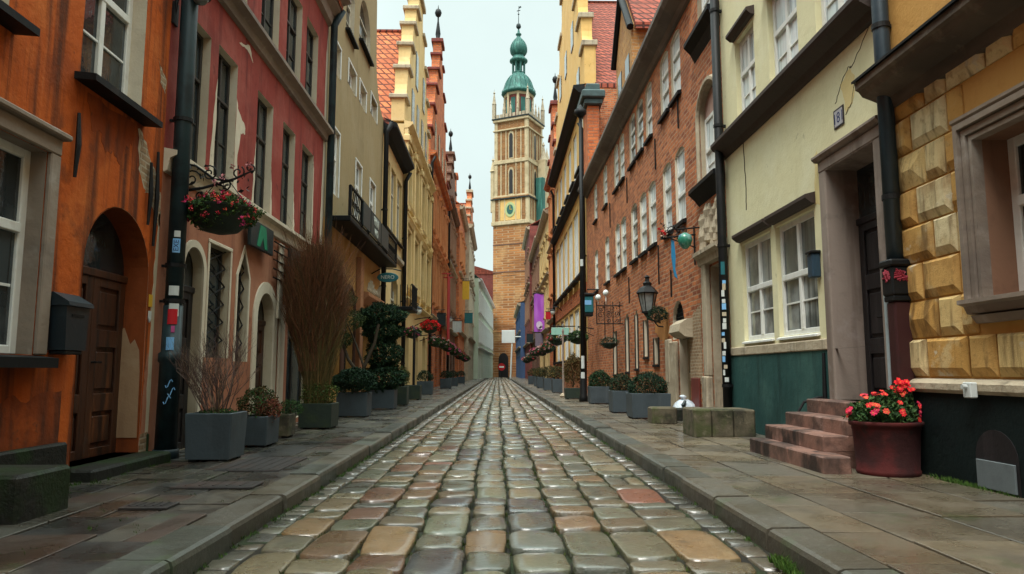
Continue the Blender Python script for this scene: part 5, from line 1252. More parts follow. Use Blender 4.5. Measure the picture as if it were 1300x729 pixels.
def twigs(mb, base, spread, n, hgt, fan, cols, r0=.006, kinks=4, sub=2, seg=4):
    for _ in range(n):
        a = R(0, 6.283); rad = math.sqrt(R(0, 1))
        bx, by = base[0]+spread[0]*rad*math.cos(a), base[1]+spread[1]*rad*math.sin(a)
        H = hgt*R(.62, 1.0)*(1-.25*rad*rad); f = fan*R(.4, 1.15)
        pts = []
        for k in range(seg+1):
            t = k/seg
            pts.append(Vector((bx + math.cos(a)*rad*f*t**1.25 + R(-1, 1)*.012*kinks*t, by + math.sin(a)*rad*f*t**1.25 + R(-1, 1)*.012*kinks*t, base[2]+H*t)))
        mb.tube(pts, [r0*(1-.75*k/seg) for k in range(seg+1)], 3, tone(cols[int(R(0, len(cols)-.01))], .7, 1.4), False)
        for _ in range(sub):
            k = int(R(1, seg-.01)); p = pts[k]; d = (pts[k+1]-p).normalized(); L = H*R(.15, .35)
            e = Vector((R(-1, 1), R(-1, 1), R(.5, 1.4))).normalized()
            mb.tube([p, p+(d+e*.8)*L*.5, p+(d*1.2+e*.8)*L], [r0*.6, r0*.4, r0*.2], 3, tone(cols[int(R(0, len(cols)-.01))], .7, 1.4), False)

def forked(mb, p, d, L, r, depth, cols):
    seg = 3; pts = [Vector(p)]; dd = Vector(d).normalized()
    for k in range(seg):
        dd = (dd + Vector((R(-1, 1), R(-1, 1), R(-.35, .6)))*.20).normalized(); pts.append(pts[-1] + dd*L/seg)
    mb.tube(pts, [r*(1-.45*k/seg) for k in range(seg+1)], 4 if depth > 1 else 3, tone(cols[int(R(0, len(cols)-.01))], .6, 1.4), False)
    if depth <= 0: return
    for k in range(1, seg+1):
        for _ in range(2 if k == seg else (1 if R(0, 1) < .75 else 0)):
            e = (dd + Vector((R(-1, 1), R(-1, 1), R(-.1, .9)))*.62).normalized(); forked(mb, pts[k], e, L*R(.5, .8), r*.58, depth-1, cols)

# ------------------------------------------------------------------ left pavement
tag((lambda q: (q.box(-4.14, -3.36, 5.28, 5.92, ZP-.02, .47, .025), q.build('stone_block', m_black_mossy))[1])(MB()), 'rough black stone block with a mossy green side at the foot of the orange house', 'stone block')
t = thing('letter_box', 'dark blue-grey letter box on the orange wall beside the arched door', 'letter box', (XL, 7.1, 1.36))
q = MB(); q.ext([(XL+.004, y, z) for y, z in ((6.93, 1.40), (7.27, 1.40), (7.29, 1.82), (6.91, 1.82))], (.17, 0, 0)); q.box(XL+.004, XL+.16, 6.96, 7.24, 1.36, 1.402, .01); q.build('case', m_navy_box, t)
q = MB(); q.ext([(XL+.004, 6.89, 1.822), (XL+.21, 6.89, 1.822), (XL+.20, 6.89, 1.86), (XL+.05, 6.89, 1.95), (XL+.004, 6.89, 1.95)], (0, .42, 0)); q.build('lid', m_navy_box, t)
q = MB(); q.box(XL+.175, XL+.181, 7.0, 7.2, 1.72, 1.745); q.build('slot', m_iron, t)

t = thing('drainpipe', 'thick blue-green drainpipe plastered with stickers between the orange and the red house', 'drainpipe', (-4.08, 9.16, 0))
q = MB(); q.tube([(-4.08, 9.16, 2.0), (-4.08, 9.16, 5), (-4.08, 9.16, 10.4)], [.105, .105, .105], 16); q.build('pipe', m_pipe, t, True)
q = MB(); q.tube([(-4.08, 9.16, ZP), (-4.08, 9.16, ZP+.12)], [.16, .15], 16); q.tube([(-4.08, 9.16, ZP+.12), (-4.08, 9.16, 1.3), (-4.08, 9.16, 1.32), (-4.08, 9.16, 1.42), (-4.08, 9.16, 1.44), (-4.08, 9.16, 2.02)], [.132, .125, .145, .145, .118, .115], 16); q.build('cast_base', m_pipe, t, True)
for z in (2.05, 2.5, 4.4, 7.2):
    q = MB(); q.tube([(-4.08, 9.16, z), (-4.08, 9.16, z+.05)], .125, 16); q.box(-4.26, -4.1, 9.14, 9.18, z+.01, z+.04); q.build('clamp', m_iron, t)
def pipe_sticker(t, x, y, r, ang, wid, z0, z1, m, nm='sticker'):
    q = MB(); n = 6
    for k in range(n):
        a0 = ang-wid/2+wid*k/n; a1 = ang-wid/2+wid*(k+1)/n
        P = lambda a, z: (x+r*math.cos(a), y+r*math.sin(a), z)
        q.quad(P(a0, z0), P(a1, z0), P(a1, z1), P(a0, z1))
    return q.build(nm, m, t)
A = -math.pi/2 + .38
st = pipe_sticker(t, -4.08, 9.16, .1075, A, .85, 2.68, 2.86, m_sticker_blue)
mt = Matrix.Translation((-4.08+.109*math.cos(A), 9.16+.109*math.sin(A), 2.77)) @ Matrix.Rotation(A+math.pi/2, 4, 'Z') @ Matrix.Rotation(math.pi/2, 4, 'X') @ Matrix.Rotation(math.pi/2, 4, 'Z')
text_mesh('lettering', 'EXE', .085, m_navy, st, mt, .001)
pipe_sticker(t, -4.08, 9.16, .1065, A+.05, .7, 2.88, 2.96, m_sticker_white)
pipe_sticker(t, -4.08, 9.16, .121, A, 1.0, 2.14, 2.26, m_sticker_white); pipe_sticker(t, -4.08, 9.16, .1185, A+.1, 1.0, 1.88, 2.04, m_sticker_white)
pipe_sticker(t, -4.08, 9.16, .1205, A, .95, 1.78, 1.97, m_sticker_red); pipe_sticker(t, -4.08, 9.16, .1215, A+.1, .35, 1.68, 1.76, paint('pink_sticker', (.5, .08, .25), .5)); pipe_sticker(t, -4.08, 9.16, .122, A-.1, .75, 1.46, 1.62, m_sticker_blue)
for (z, a) in ((1.05, A), (.95, A+.25), (.85, A-.1)):
    q = MB(); q.tube([(-4.08+.135*math.cos(a+u), 9.16+.135*math.sin(a+u), z+.05*math.sin(u*9)) for u in [-.3+.1*k for k in range(7)]], .006, 4); q.build('graffiti', m_sticker_blue, t)

# street lamp globe over the pavement, at the top of the picture
t = thing('wall_lamp', 'black bell-shaped lamp on an arm high up at the corner of the orange house', 'lamp', (-4.2, 9.0, 5.7))
q = MB(); q.lathe([(.03, .30), (.06, .26), (.10, .20), (.145, .06), (.15, 0), (.13, -.05), (.13, -.045)], -3.92, 9.1, 6.12, 16); q.build('lamp_shade', m_iron, t, True)
q = MB(); q.tube([(-4.24, 9.1, 5.85), (-4.2, 9.1, 6.2), (-4.1, 9.1, 6.45), (-3.97, 9.1, 6.52), (-3.92, 9.1, 6.42)], .022, 8); q.box(-4.25, -4.22, 9.03, 9.17, 5.7, 6.0); q.build('arm', m_iron, t)
q = MB(); q.lathe([(.02, .0), (.09, .02), (.11, -.04), (.07, -.1), (.02, -.12)], -3.92, 9.1, 6.1, 12); q.build('bulb_glass', m_glass_mid, t, True)

def spiral(mb, c, r, turns, a0, y, rad=.012, sgn=1, n=18):
    mb.tube([(c[0] + r*(1-.8*k/n)*math.cos(a0+sgn*turns*6.283*k/n), y, c[1] + r*(1-.8*k/n)*math.sin(a0+sgn*turns*6.283*k/n)) for k in range(n+1)], rad, 5)
t = thing('iron_bracket', 'scrolled black wrought-iron bracket reaching out from the corner of the red house', 'bracket', (-4.2, 9.42, 3.6))
q = MB(); y = 9.42
q.tube([(-4.24, y, 3.55), (-3.9, y, 3.60), (-3.5, y, 3.72), (-3.25, y, 3.84)], [.022, .02, .018, .01], 6); q.tube([(-4.24, y, 3.95), (-4.0, y, 3.9), (-3.75, y, 3.72), (-3.5, y, 3.7)], .016, 6)
q.tube([(-4.22, y, 3.1), (-4.22, y, 4.05)], .02, 6); q.tube([(-4.22, y, 3.15), (-4.05, y, 3.3), (-3.9, y, 3.55)], .014, 6)
for c, r, tn, a0, sg in (((-4.05, 3.72), .13, 1.4, 0, 1), ((-3.82, 3.80), .11, 1.4, 2, -1), ((-3.62, 3.66), .10, 1.3, 4, 1), ((-3.45, 3.82), .09, 1.3, 1, -1), ((-4.1, 3.4), .10, 1.3, 3, -1), ((-3.3, 3.88), .07, 1.2, 5, 1), ((-3.92, 3.5), .08, 1.3, 0, -1), ((-4.36, 3.62), .10, 1.3, 0, 1)):
    if c[0] > -4.2: spiral(q, c, r, tn, a0, y+R(-.03, .03), .011, sg)
for k in range(40):
    leafquad(q, (R(-4.15, -3.3), y+R(-.05, .05), R(3.55, 3.92)), R(.05, .1), None)
q.c = []; q.build('scrollwork', m_iron, t)
q = MB()
for p in ((-3.5, y-.03, 3.86), (-3.62, y-.04, 3.74), (-3.3, y-.03, 3.92), (-3.72, y-.04, 3.66), (-4.2, y-.1, 3.45)): q.mark(); flower(q, p, .05, (.45, .16, .17))
q.build('flower', m_petal, t)
q = MB()
for dx in (-.3, 0, .3): q.mark(); q.tube([(-3.63+dx*.3, y, 3.68), (-3.63+dx, y, 3.4)], .006, 4)
q.build('chain', m_iron, t)
t = thing('hanging_basket', 'hanging basket full of red and pink flowers, on the scrolled bracket above the grey planter', 'flower basket', (-3.63, 9.42, 3.0))
q = MB(); q.lathe([(.05, -.30), (.22, -.26), (.36, -.12), (.42, .02), (.44, .04), (.40, .04)], -3.63, 9.42, 3.28, 18); q.build('basket', m_pot_dark, t, True)
q = MB(); mound(q, (-3.63, 9.42, 3.26), (.48, .42, .24), 1900, .06, GREEN+[(.07, .12, .03)], low=-.8); q.build('foliage', m_leaf, t)
q = MB()
for _ in range(80):
    a = R(0, 6.28); e = R(-.7, 1.2); d = Vector((math.cos(a)*math.cos(e), math.sin(a)*math.cos(e)-.25, math.sin(e))); flower(q, (-3.63+d.x*.47, 9.42+d.y*.42, 3.26+d.z*.24), R(.02, .042), REDS[int(R(0, 3.99))])
for k in range(9): flower(q, (-3.22-.012*k, 9.30, 3.36-.035*k), .03, (.62, .05, .2)); 
q.build('flower', m_petal, t)

planter(-3.73, -3.17, 8.82, 9.38, .70, 'tall square grey planter holding the bare twiggy shrub', taper=.07)
t = thing('bare_shrub', 'leafless purplish shrub with fine twigs in the tall grey planter', 'shrub', (-3.45, 9.1, .68))
q = MB()
for _ in range(26):
    a = R(0, 6.28); r_ = R(0, .14); forked(q, (-3.45+r_*math.cos(a), 9.1+r_*math.sin(a), .62), (math.cos(a)*R(.1, .55), math.sin(a)*R(.1, .55), 1), R(.34, .5), R(.006, .010), 3, [(.14, .09, .07), (.09, .055, .05), (.19, .13, .095)])
q.build('twig', m_twig, t)
q = MB(); mound(q, (-3.45, 9.1, .69), (.22, .22, .06), 260, .035, GREEN, low=0); q.build('foliage', m_leaf, t)
planter(-3.74, -3.27, 10.5, 11.1, .56, 'low grey planter holding the green and rust-red shrub', taper=.03)
shrub('small_shrub', 'rounded shrub, green on one side and rust red on the other', 'shrub', (-3.5, 10.8, .68), (.30, .32, .30), 1500, .045, GREEN+BROWNISH, extra=lambda q: mound(q, (-3.33, 10.75, .64), (.17, .2, .2), 600, .04, [(.16, .045, .03), (.2, .07, .04)]))
planter(-3.78, -3.38, 11.98, 12.4, .50, 'small brown mossy box planter by the arched red-house doorway', m_mossy, .03, 'old stone planters')
shrub('small_shrub', 'tiny round green shrub in the small brown box', 'shrub', (-3.5, 12.5, .56), (.2, .2, .17), 700, .035, GREEN)
planter(-3.72, -3.10, 13.75, 14.4, .60, 'dark mossy planter under the tall rust-brown willow', m_pot_dark, .02, 'old stone planters')
t = thing('willow_bush', 'tall feathery rust-brown willow bush flaring upward, olive at its foot', 'bush', (-3.34, 14.1, .56))
q = MB()
OL = [(.12, .085, .03), (.15, .09, .035), (.09, .075, .025)]; RU = [(.15, .058, .028), (.11, .046, .024), (.18, .078, .036), (.085, .055, .024)]
twigs(q, (-3.46, 14.05, .55), (.22, .22), 900, 2.3, .16, OL, .011, 3, 2); q.build('lower_stem', m_twig, t)
q = MB(); twigs(q, (-3.52, 14.05, 1.2), (.28, .28), 1800, 2.35, .25, RU, .008, 16, 7)
for _ in range(7000):       # fine dry sprigs along the tops
    a = R(0, 6.28); z = R(1.5, 3.55); rad = (.20 + .28*min(1, (z-1.0)/1.6))*math.sqrt(R(0, 1)) * (1 if z < 2.9 else max(.2, 1-(z-2.9)*.9))
    p = Vector((-3.52+rad*math.cos(a)+.05*mnoise.noise((a*2, z*3, 0)), 14.05+rad*math.sin(a), z)); v = Vector((math.cos(a)*rad*.9+R(-.3, .3), math.sin(a)*rad*.9+R(-.3, .3), R(.35, 1.1))).normalized(); l = R(.05, .14); w_ = v.orthogonal().normalized()*R(.004, .009)
    q.add([p-w_, p+w_, p+v*l*.6+w_*1.6, p+v*l, p+v*l*.6-w_*1.6], [(0, 1, 2, 3, 4)], tone(RU[int(R(0, 3.99))], .6, 1.6))
q.build('upper_twig', m_twig, t)
q = MB(); mound(q, (-3.42, 14.05, .78), (.34, .34, .34), 1400, .05, [(.06, .09, .02), (.09, .11, .03), (.04, .07, .02)], low=-.6); q.build('foliage', m_leaf, t)
planter(-3.78, -3.06, 17.2, 17.9, .70, 'grey planter of a clipped dark conifer mound, first beyond the tall willow bush', taper=.02)
shrub('conifer_mound', 'low wide dark green conifer mound in front of the small crooked tree', 'shrub', (-3.42, 17.5, .92), (.55, .5, .36), 3200, .07, DEEP, lump=.2)
t = thing('crooked_tree', 'small crooked pine with bare grey limbs between the willow and the column shrub', 'tree', (-3.62, 18.6, ZP))
q = MB()
for P in ([(-3.62, 18.6, ZP), (-3.55, 18.6, .8), (-3.4, 18.6, 1.3), (-3.62, 18.6, 1.9), (-3.85, 18.6, 2.4)], [(-3.4, 18.6, 1.3), (-3.15, 18.6, 1.9), (-3.05, 18.6, 2.4)], [(-3.5, 18.6, 1.1), (-3.8, 18.6, 1.5), (-3.95, 18.6, 1.9)]): q.tube(P, [.05, .042, .035, .025, .014][:len(P)], 7, (.06, .045, .03))
q.build('trunk', m_twig, t)
q = MB()
for c, r in (((-3.85, 18.6, 2.5), (.45, .4, .3)), ((-4.0, 18.6, 2.0), (.28, .35, .25)), ((-3.9, 18.4, 3.0), (.3, .3, .25))): mound(q, c, r, 900, .06, [(.05, .065, .022), (.035, .055, .02)], low=-.6)
q.build('crown', m_leaf, t)
planter(-3.68, -2.92, 20.7, 21.4, .68, 'grey planter under the tall dark column shrub', taper=.02)
t = thing('column_shrub', 'tall dark green cloud-clipped column shrub standing in a grey planter', 'shrub', (-3.3, 21.05, .65))
q = MB()
for c, r, n in (((-3.3, 21.05, 1.0), (.62, .55, .42), 1900), ((-3.3, 21.05, 1.7), (.50, .45, .55), 1900), ((-3.32, 21.05, 2.35), (.58, .5, .34), 1500), ((-3.38, 21.05, 2.8), (.68, .55, .36), 1900), ((-3.7, 21.0, 2.6), (.3, .3, .25), 500)): mound(q, c, r, int(n*1.5), .095, DEEP+[(.028, .055, .022)], low=-.8, lump=.4)
q.build('foliage', m_leaf, t)
q = MB(); q.tube([(-3.3, 21.05, .62), (-3.28, 21.05, 1.6), (-3.34, 21.05, 2.6)], [.07, .06, .03], 7, (.06, .045, .03)); q.build('trunk', m_twig, t)
planter(-3.32, -2.86, 23.1, 23.7, .72, 'narrow dark green planter beyond the column shrub', m_pot_dark, .02, 'old stone planters')
shrub('small_shrub', 'upright olive shrub in the narrow dark green planter', 'shrub', (-3.1, 23.4, 1.0), (.28, .28, .4), 900, .06, GREEN+OL)
planter(-3.5, -2.92, 27.5, 28.2, .68, 'dark planter at the foot of the iron flower post', m_pot_dark, .02, 'old stone planters')
t = thing('flower_post', 'dark iron post standing in the planter and carrying a basket arm', 'post', (-3.2, 27.85, .6))
q = MB(); q.tube([(-3.2, 27.85, .6), (-3.2, 27.85, 2.75)], .05, 8); q.tube([(-3.5, 29.8, 3.05), (-3.2, 27.85, 2.75), (-2.95, 27.85, 2.6)], .03, 6); q.build('post', m_iron, t)

def basket(x, y, z, r, label, flowers, side=0, arm=True, group='flower baskets down the street', n=700, nf=40, fr=.06, leaf=.10, cols=None):
    t = thing('hanging_basket', label, 'flower basket', (x, y, z-.3*r), group)
    q = MB(); q.lathe([(.1*r, -.62*r), (.5*r, -.5*r), (.85*r, -.1*r), (.9*r, .05*r), (.8*r, .05*r)], x, y, z, 12); q.build('basket', m_pot_dark, t, True)
    q = MB(); mound(q, (x, y, z+.08*r), (r, r, .62*r), n, leaf, cols or GREEN, low=-.7); q.build('foliage', m_leaf, t)
    if flowers:
        q = MB()
        for _ in range(nf):
            a = R(0, 6.28); e = R(-.5, 1.4); flower(q, (x+math.cos(a)*math.cos(e)*r*1.02, y+math.sin(a)*math.cos(e)*r*1.02, z+.1*r+math.sin(e)*r*.66), fr*R(.7, 1.2), flowers[int(R(0, len(flowers)-.01))])
        q.build('flower', m_petal, t)
    if arm:
        wx = XL if side < 0 else XR
        q = MB(); q.tube([(wx, y, z+.9*r), (x, y, z+1.15*r), (x, y, z+.5*r)], .025, 6); q.tube([(wx, y, z+.2*r), ((wx+x)/2, y, z+.6*r), (x, y, z+1.1*r)], .02, 6); q.build('arm', m_iron, t)
    return t
PINK = [(.55, .05, .16), (.45, .05, .12), (.6, .15, .25)]; MIX = [(.5, .04, .05), (.55, .25, .28), (.5, .45, .38)]
basket(-3.5, 29.9, 2.75, .36, 'basket of deep red and pink flowers on the iron flower post', PINK+REDS[:1], arm=False, nf=45, fr=.045)
basket(-3.45, 37.0, 3.4, .48, 'large basket overflowing with bright scarlet flowers', [(.62, .012, .014), (.7, .02, .02)], -1, n=500, nf=120, fr=.075)
basket(-3.4, 39.5, 2.75, .40, 'dark leafy basket just below the scarlet-flowered one', MIX, -1, nf=25)
for x, y, z, r, lab, fl in ((-3.5, 45.0, 2.9, .45, 'basket of pale mixed flowers in front of the scarlet cloth', MIX), (-3.5, 51.5, 2.85, .48, 'basket of sparse pink flowers on the orange brick house, beyond the scarlet cloth', PINK), (-3.5, 58.5, 2.75, .5, 'basket of pink flowers at the seam of the orange and brown brick houses', PINK),
                            (-3.5, 67.5, 2.6, .55, 'basket of dull red flowers on the dark brown brick house', [(.4, .05, .05), (.3, .04, .04)]), (-3.4, 76.0, 2.5, .55, 'small pink flower basket on the brick house with the tall chimney', PINK)):
    basket(x, y, z, r, lab, fl, -1, n=450, nf=35, fr=.09, leaf=.15)
for x, y, z, r, lab, fl in ((3.75, 34.0, 2.75, .48, 'full dark green basket without flowers near the black pole', None), (3.7, 45.0, 3.2, .68, 'big basket with pale and red flowers on the yellow gabled house', MIX), (3.7, 54.0, 2.9, .6, 'basket of whitish flowers at the far end of the yellow gabled house', MIX), (3.7, 61.0, 2.85, .62, 'dark basket with few flowers on the slim orange brick house', MIX), (3.7, 71.0, 3.0, .62, 'basket with a bright pink crown of flowers under the purple banner', PINK),
                            (3.7, 82.0, 2.7, .65, 'dim basket on the near half of the dark brown brick house', MIX), (3.65, 92.0, 2.6, .65, 'dim basket on the far half of the dark brown brick house', MIX)):
    basket(x, y, z, r, lab, fl, 1, n=520, nf=45, fr=.085, leaf=.14, cols=DEEP+GREEN)
# planters far down the left side
for i, (y, x, lab) in enumerate(((33.0, -3.3, 'dark far planter with a low shrub, beside the second yellow doorway on the left'), (45.5, -3.25, 'blue-grey tub on the left before the orange brick house'), (52.0, -3.2, 'blue-grey tub on the left at the middle of the orange brick house'), (63.0, -3.2, 'blue-grey tub on the left before the dark brown house'))):
    planter(x-.35, x+.35, y, y+.7, .75, lab, taper=.04, group='far planters on the left')
    shrub('small_shrub', 'small dark shrub in ' + ('the', 'the first', 'the second', 'the last')[i] + (' dark far planter', ' blue-grey tub', ' blue-grey tub', ' blue-grey tub')[i] + ' on the left', 'shrub', (x, y+.35, .95), (.38, .36, .3), 500, .08, DEEP)

# ------------------------------------------------------------------ right pavement
t = thing('flower_tub', 'round oxblood red tub with a heavy rim beside the red steps', 'flower tub', (4.10, 7.70, ZP))
TX, TY = 4.10, 7.70
q = MB(); q.lathe([(.298, 0), (.31, .02), (.31, .05), (.300, .06), (.315, .28), (.325, .45), (.332, .465), (.332, .50), (.355, .505), (.362, .54), (.352, .55), (.31, .55), (.30, .49)], TX, TY, ZP, 40, cap=False); q.lathe([(.30, 0), (.02, .001)], TX, TY, ZP, 40); q.build('tub', m_tub, t, True)
q = MB(); q.lathe([(.305, .50), (.01, .52)], TX, TY, ZP, 24); q.build('soil', m_soil, t)
t = thing('geranium', 'bright red and pink geraniums with dark leaves in the oxblood tub', 'flowers', (4.10, 7.70, .66))
q = MB(); mound(q, (4.07, 7.70, .75), (.33, .30, .17), 1300, .065, GREEN+[(.06, .11, .035)], low=-.3); mound(q, (4.26, 7.73, .85), (.15, .17, .20), 450, .06, GREEN, low=-.3); q.build('foliage', m_leaf, t)
q = MB()
FL = []
for k in range(42):
    a = R(0, 6.28); e = R(-.25, 1.3); d = Vector((math.cos(a)*math.cos(e), math.sin(a)*math.cos(e)*.9 - .18, math.sin(e)))
    p = Vector((4.07, 7.70, .75)) + Vector((d.x*.36, d.y*.33, d.z*.21+.02)); FL.append((p, d))
for k in range(22):
    p = Vector((4.28+R(-.08, .08), 7.64+R(-.08, .08), 1.02+R(-.05, .09))); FL.append((p, Vector((R(-.5, .5), -1, .6))))
for p, d in FL:
    col = [(.52, .016, .022), (.60, .03, .03), (.55, .02, .07), (.62, .07, .04)][int(R(0, 3.99))] if p.z < .98 else (.65, .012, .02)
    c2 = p + Vector((R(-.02, .02), R(-.02, .02), R(-.02, .02)))
    for j in range(2): petal_flower(q, p + Vector((R(-.02, .02), R(-.015, .015), R(-.02, .02))), R(.022, .034), col, d + Vector((R(-.4, .4), -.4+R(-.3, .3), .35)))
q.build('flower', m_petal, t)
q = MB()
for p, d in FL: q.tube([(TX+(p.x-TX)*.4, TY+(p.y-TY)*.4, .64), tuple(p)], .004, 3, (.05, .09, .03))
q.build('stem', m_twig, t)
t = thing('letter_box', 'slim dark blue letter box on the greenish yellow wall by the tall window', 'letter box', (XR, 9.98, 2.5))
q = MB(); q.box(XR-.13, XR-.003, 9.90, 10.04+.02, 2.5, 2.84, .015); q.build('case', paint('blue_grey_case', (.025, .05, .075), .45), t)
q = MB(); q.box(XR-.15, XR-.003, 9.88, 10.08, 2.84, 2.88, .01); q.build('lid', m_iron, t)

t = thing('drainpipe', 'dark blue drainpipe with a cast hopper between the ochre and the greenish yellow house', 'drainpipe', (4.38, 7.9, 0))
x, y = 4.39, 7.84
q = MB(); q.tube([(x, y, 2.42), (x, y, 5), (x, y, 10.6)], .088, 16); q.build('pipe', mat('dark_blue_pipe', (.016, .032, .045), .4, [((.03, .055, .07), 4, VS, .5, .7, .7)], bump=[(10, .004)], spec=.5), t, True)
q = MB(); q.box(x-.11, XR-.004, y-.11, y+.11, 2.02, 2.34, .02); q.box(x-.13, XR-.004, y-.13, y+.13, 2.34, 2.42, .02); q.box(x-.10, XR-.004, y-.10, y+.10, 1.96, 2.02, .01); hp = q.build('cast_hopper', m_iron, t)
q = MB()
for k in range(16): q.tube([(x-.112+R(-.004, .002), y+R(-.08, .08), 2.2+R(-.03, .08)), (x-.116, y+R(-.08, .08), 2.24+R(-.03, .08))], .010, 4)
for k in range(16): q.tube([(x+R(-.09, .07), y-.112, 2.2+R(-.03, .08)), (x+R(-.09, .07), y-.116, 2.24+R(-.03, .08))], .010, 4)
q.build('red_crest', paint('faded_crimson', (.30, .03, .05), .6), hp)
q = MB(); q.box(x-.085, XR-.004, y-.085, y+.085, ZP-.01, 1.96, .02); q.build('pipe_casing', mat('dark_oxblood_casing', (.04, .012, .012), .5, [((.015, .012, .012), 2, V1, .45, .65, .8)], bump=[(12, .004)]), t)
for z in (3.1, 5.1, 7.5):
    q = MB(); q.tube([(x, y, z), (x, y, z+.06)], .10, 16); q.box(x, XR-.003, y-.03, y+.03, z+.01, z+.05); q.build('clamp', m_iron, t)
t = thing('drainpipe', 'black drainpipe covered in torn white stickers beside the carved stone doorway', 'drainpipe', (4.36, 13.82, 0))
x, y = 4.36, 13.82
q = MB(); q.tube([(x, y, ZP), (x, y, 4), (x, y, 11)], .085, 14); q.build('pipe', m_iron, t, True)
for z in (.9, 3.6, 6.0, 8.4):
    q = MB(); q.tube([(x, y, z), (x, y, z+.06)], .098, 14); q.box(x, XR, y-.03, y+.03, z, z+.05); q.build('clamp', m_iron, t)
for k in range(16):
    z = 1.0+k*.125; pipe_sticker(t, x, y, .0875+.0004*k, -math.pi/2-.55+R(-.35, .35), R(.5, .9), z, z+R(.05, .13), [m_sticker_white, m_sticker_white, m_pale_plaster, m_sticker_blue][k % 4])
pipe_sticker(t, x, y, .0885, -math.pi/2-.4, .9, 3.05, 3.3, m_teal_sign)

# stone blocks and planters in front of the brick house
t = thing('stone_trough', 'long mossy stone trough of three blocks in front of the teal plinth', 'stone trough', (3.75, 12.3, ZP))
for i, (a, b) in enumerate(((3.22, 3.52), (3.53, 3.88), (3.89, 4.24))):
    q = MB(); q.box(a, b, 12.0, 12.75, ZP-.02, .585-.006*i, .025); q.build('block', m_mossy, t)
tag((lambda q: (q.box(3.18, 3.70, 15.05, 15.55, ZP-.02, .46, .03), q.build('stone_block', m_mossy))[1])(MB()), 'squat grey-brown stone block between the mossy trough and the grey planter', 'stone block')
tag((lambda q: (q.box(3.75, 4.36, 15.8, 16.15, ZP-.02, .40, .03), q.build('stone_slab', m_black_mossy))[1])(MB()), 'low dark stone slab between the squat block and the carved doorway', 'stone slab')
t = thing('plastic_bag', 'knotted white plastic bag leaning at the carved doorway', 'bag', (4.25, 16.6, ZP))
q = MB(); n = 18; prof = [(.02, 0), (.2, .01), (.27, .10), (.28, .22), (.22, .34), (.10, .42), (.05, .46), (.09, .52), (.03, .56)]
q.lathe(prof, 4.22, 16.55, ZP, n)
for i, v in enumerate(q.v):
    k = mnoise.noise(Vector(v)*5)*.07; q.v[i] = (v[0]+k, v[1]+k*.6, max(ZP, v[2]+k*.7))
q.build('bag', m_bagw, t, True)
q = MB(); q.tube([(4.2, 16.33, .55), (4.14, 16.3, .45), (4.18, 16.29, .38)], [.03, .05, .03], 7); q.build('knot', m_sign_dark, t)
for i, (x0, x1, y0, y1, z1, lab, r, n, cols, sl) in enumerate((
    (3.03, 3.92, 16.5, 17.3, .70, 'largest grey planter by the brick wall, beside the squat stone block', .36, 2600, DEEP, 'dark dome shrub in the largest grey planter by the brick wall'),
    (2.95, 3.52, 18.75, 19.5, .70, 'middle grey planter by the brick wall, with a brownish shrub', .34, 1900, DEEP+BROWNISH[:1], 'brownish dome shrub in the middle grey planter by the brick wall'),
    (3.04, 3.80, 24.0, 24.8, .70, 'third grey planter by the brick wall, just before the black pole', .42, 2000, DEEP+GREEN[:1], 'dark green dome shrub just before the black pole'))):
    planter(x0, x1, y0, y1, z1, lab, taper=.03)
    shrub('dome_shrub', sl, 'shrub', ((x0+x1)/2, (y0+y1)/2, z1+.12), ((x1-x0)*.52, .42, r), n, .055 if i < 2 else .065, cols, 'dome shrubs in the right-hand planters', lump=.14)
planter(2.62, 3.28, 28.2, 28.9, .55, 'dark mossy pot with an upright russet shrub beyond the black pole', m_pot_dark, .02, 'old stone planters')
shrub('russet_shrub', 'upright russet brown shrub in the dark mossy pot beyond the black pole', 'shrub', (2.95, 28.55, 1.15), (.36, .36, .75), 1500, .08, BROWNISH+OL, lump=.3)
for i, (x0, x1, y, lab) in enumerate(((2.72, 3.32, 36.3, 'first of the far right-hand planters, opposite the yellow doorways'), (2.58, 3.12, 40.8, 'second of the far right-hand planters'), (2.5, 3.0, 46.5, 'third of the far right-hand planters'), (2.6, 3.3, 52.0, 'fourth of the far right-hand planters, before the slim brick house'), (2.5, 3.3, 60.0, 'fifth and last of the far right-hand planters'))):
    planter(x0, x1, y, y+.8, .82, lab, taper=.04, group='far planters on the right')
    shrub('far_shrub', ('low brownish', 'spreading olive', 'mounded olive', 'dark low', 'dark broad')[i] + ' shrub in the ' + ('first', 'second', 'third', 'fourth', 'fifth')[i] + ' far planter on the right', 'shrub', ((x0+x1)/2, y+.4, 1.05), (.45, .45, .42), 700, .09, DEEP+OL, lump=.25)

# the tall black pole
t = thing('street_pole', 'tall thin black pole with white stickers, standing on the pavement by the brick wall', 'pole', (2.95, 24.9+1.2, ZP))
x, y = 3.06, 26.1
q = MB(); q.tube([(x, y, ZP), (x, y, 6), (x, y, 10.6)], [.095, .08, .06], 12); q.build('pole', m_iron, t, True)
q = MB(); q.tube([(x, y, ZP-.01), (x, y, .3), (x, y, .36), (x, y, 1.0), (x, y, 1.06)], [.16, .15, .13, .115, .1], 14); q.build('base', m_iron, t, True)
q = MB(); q.lathe([(.07, 0), (.14, .08), (.22, .14), (.22, .30), (.12, .34), (.05, .5)], x, y, 10.6, 12); q.build('lamp_head', m_iron, t, True)
for z, hh in ((.95, .22), (1.3, .45), (5.0, .25)): pipe_sticker(t, x, y, .118 if z < 1.1 else .098, -math.pi/2-.25, 1.2, z, z+hh, m_sticker_white)
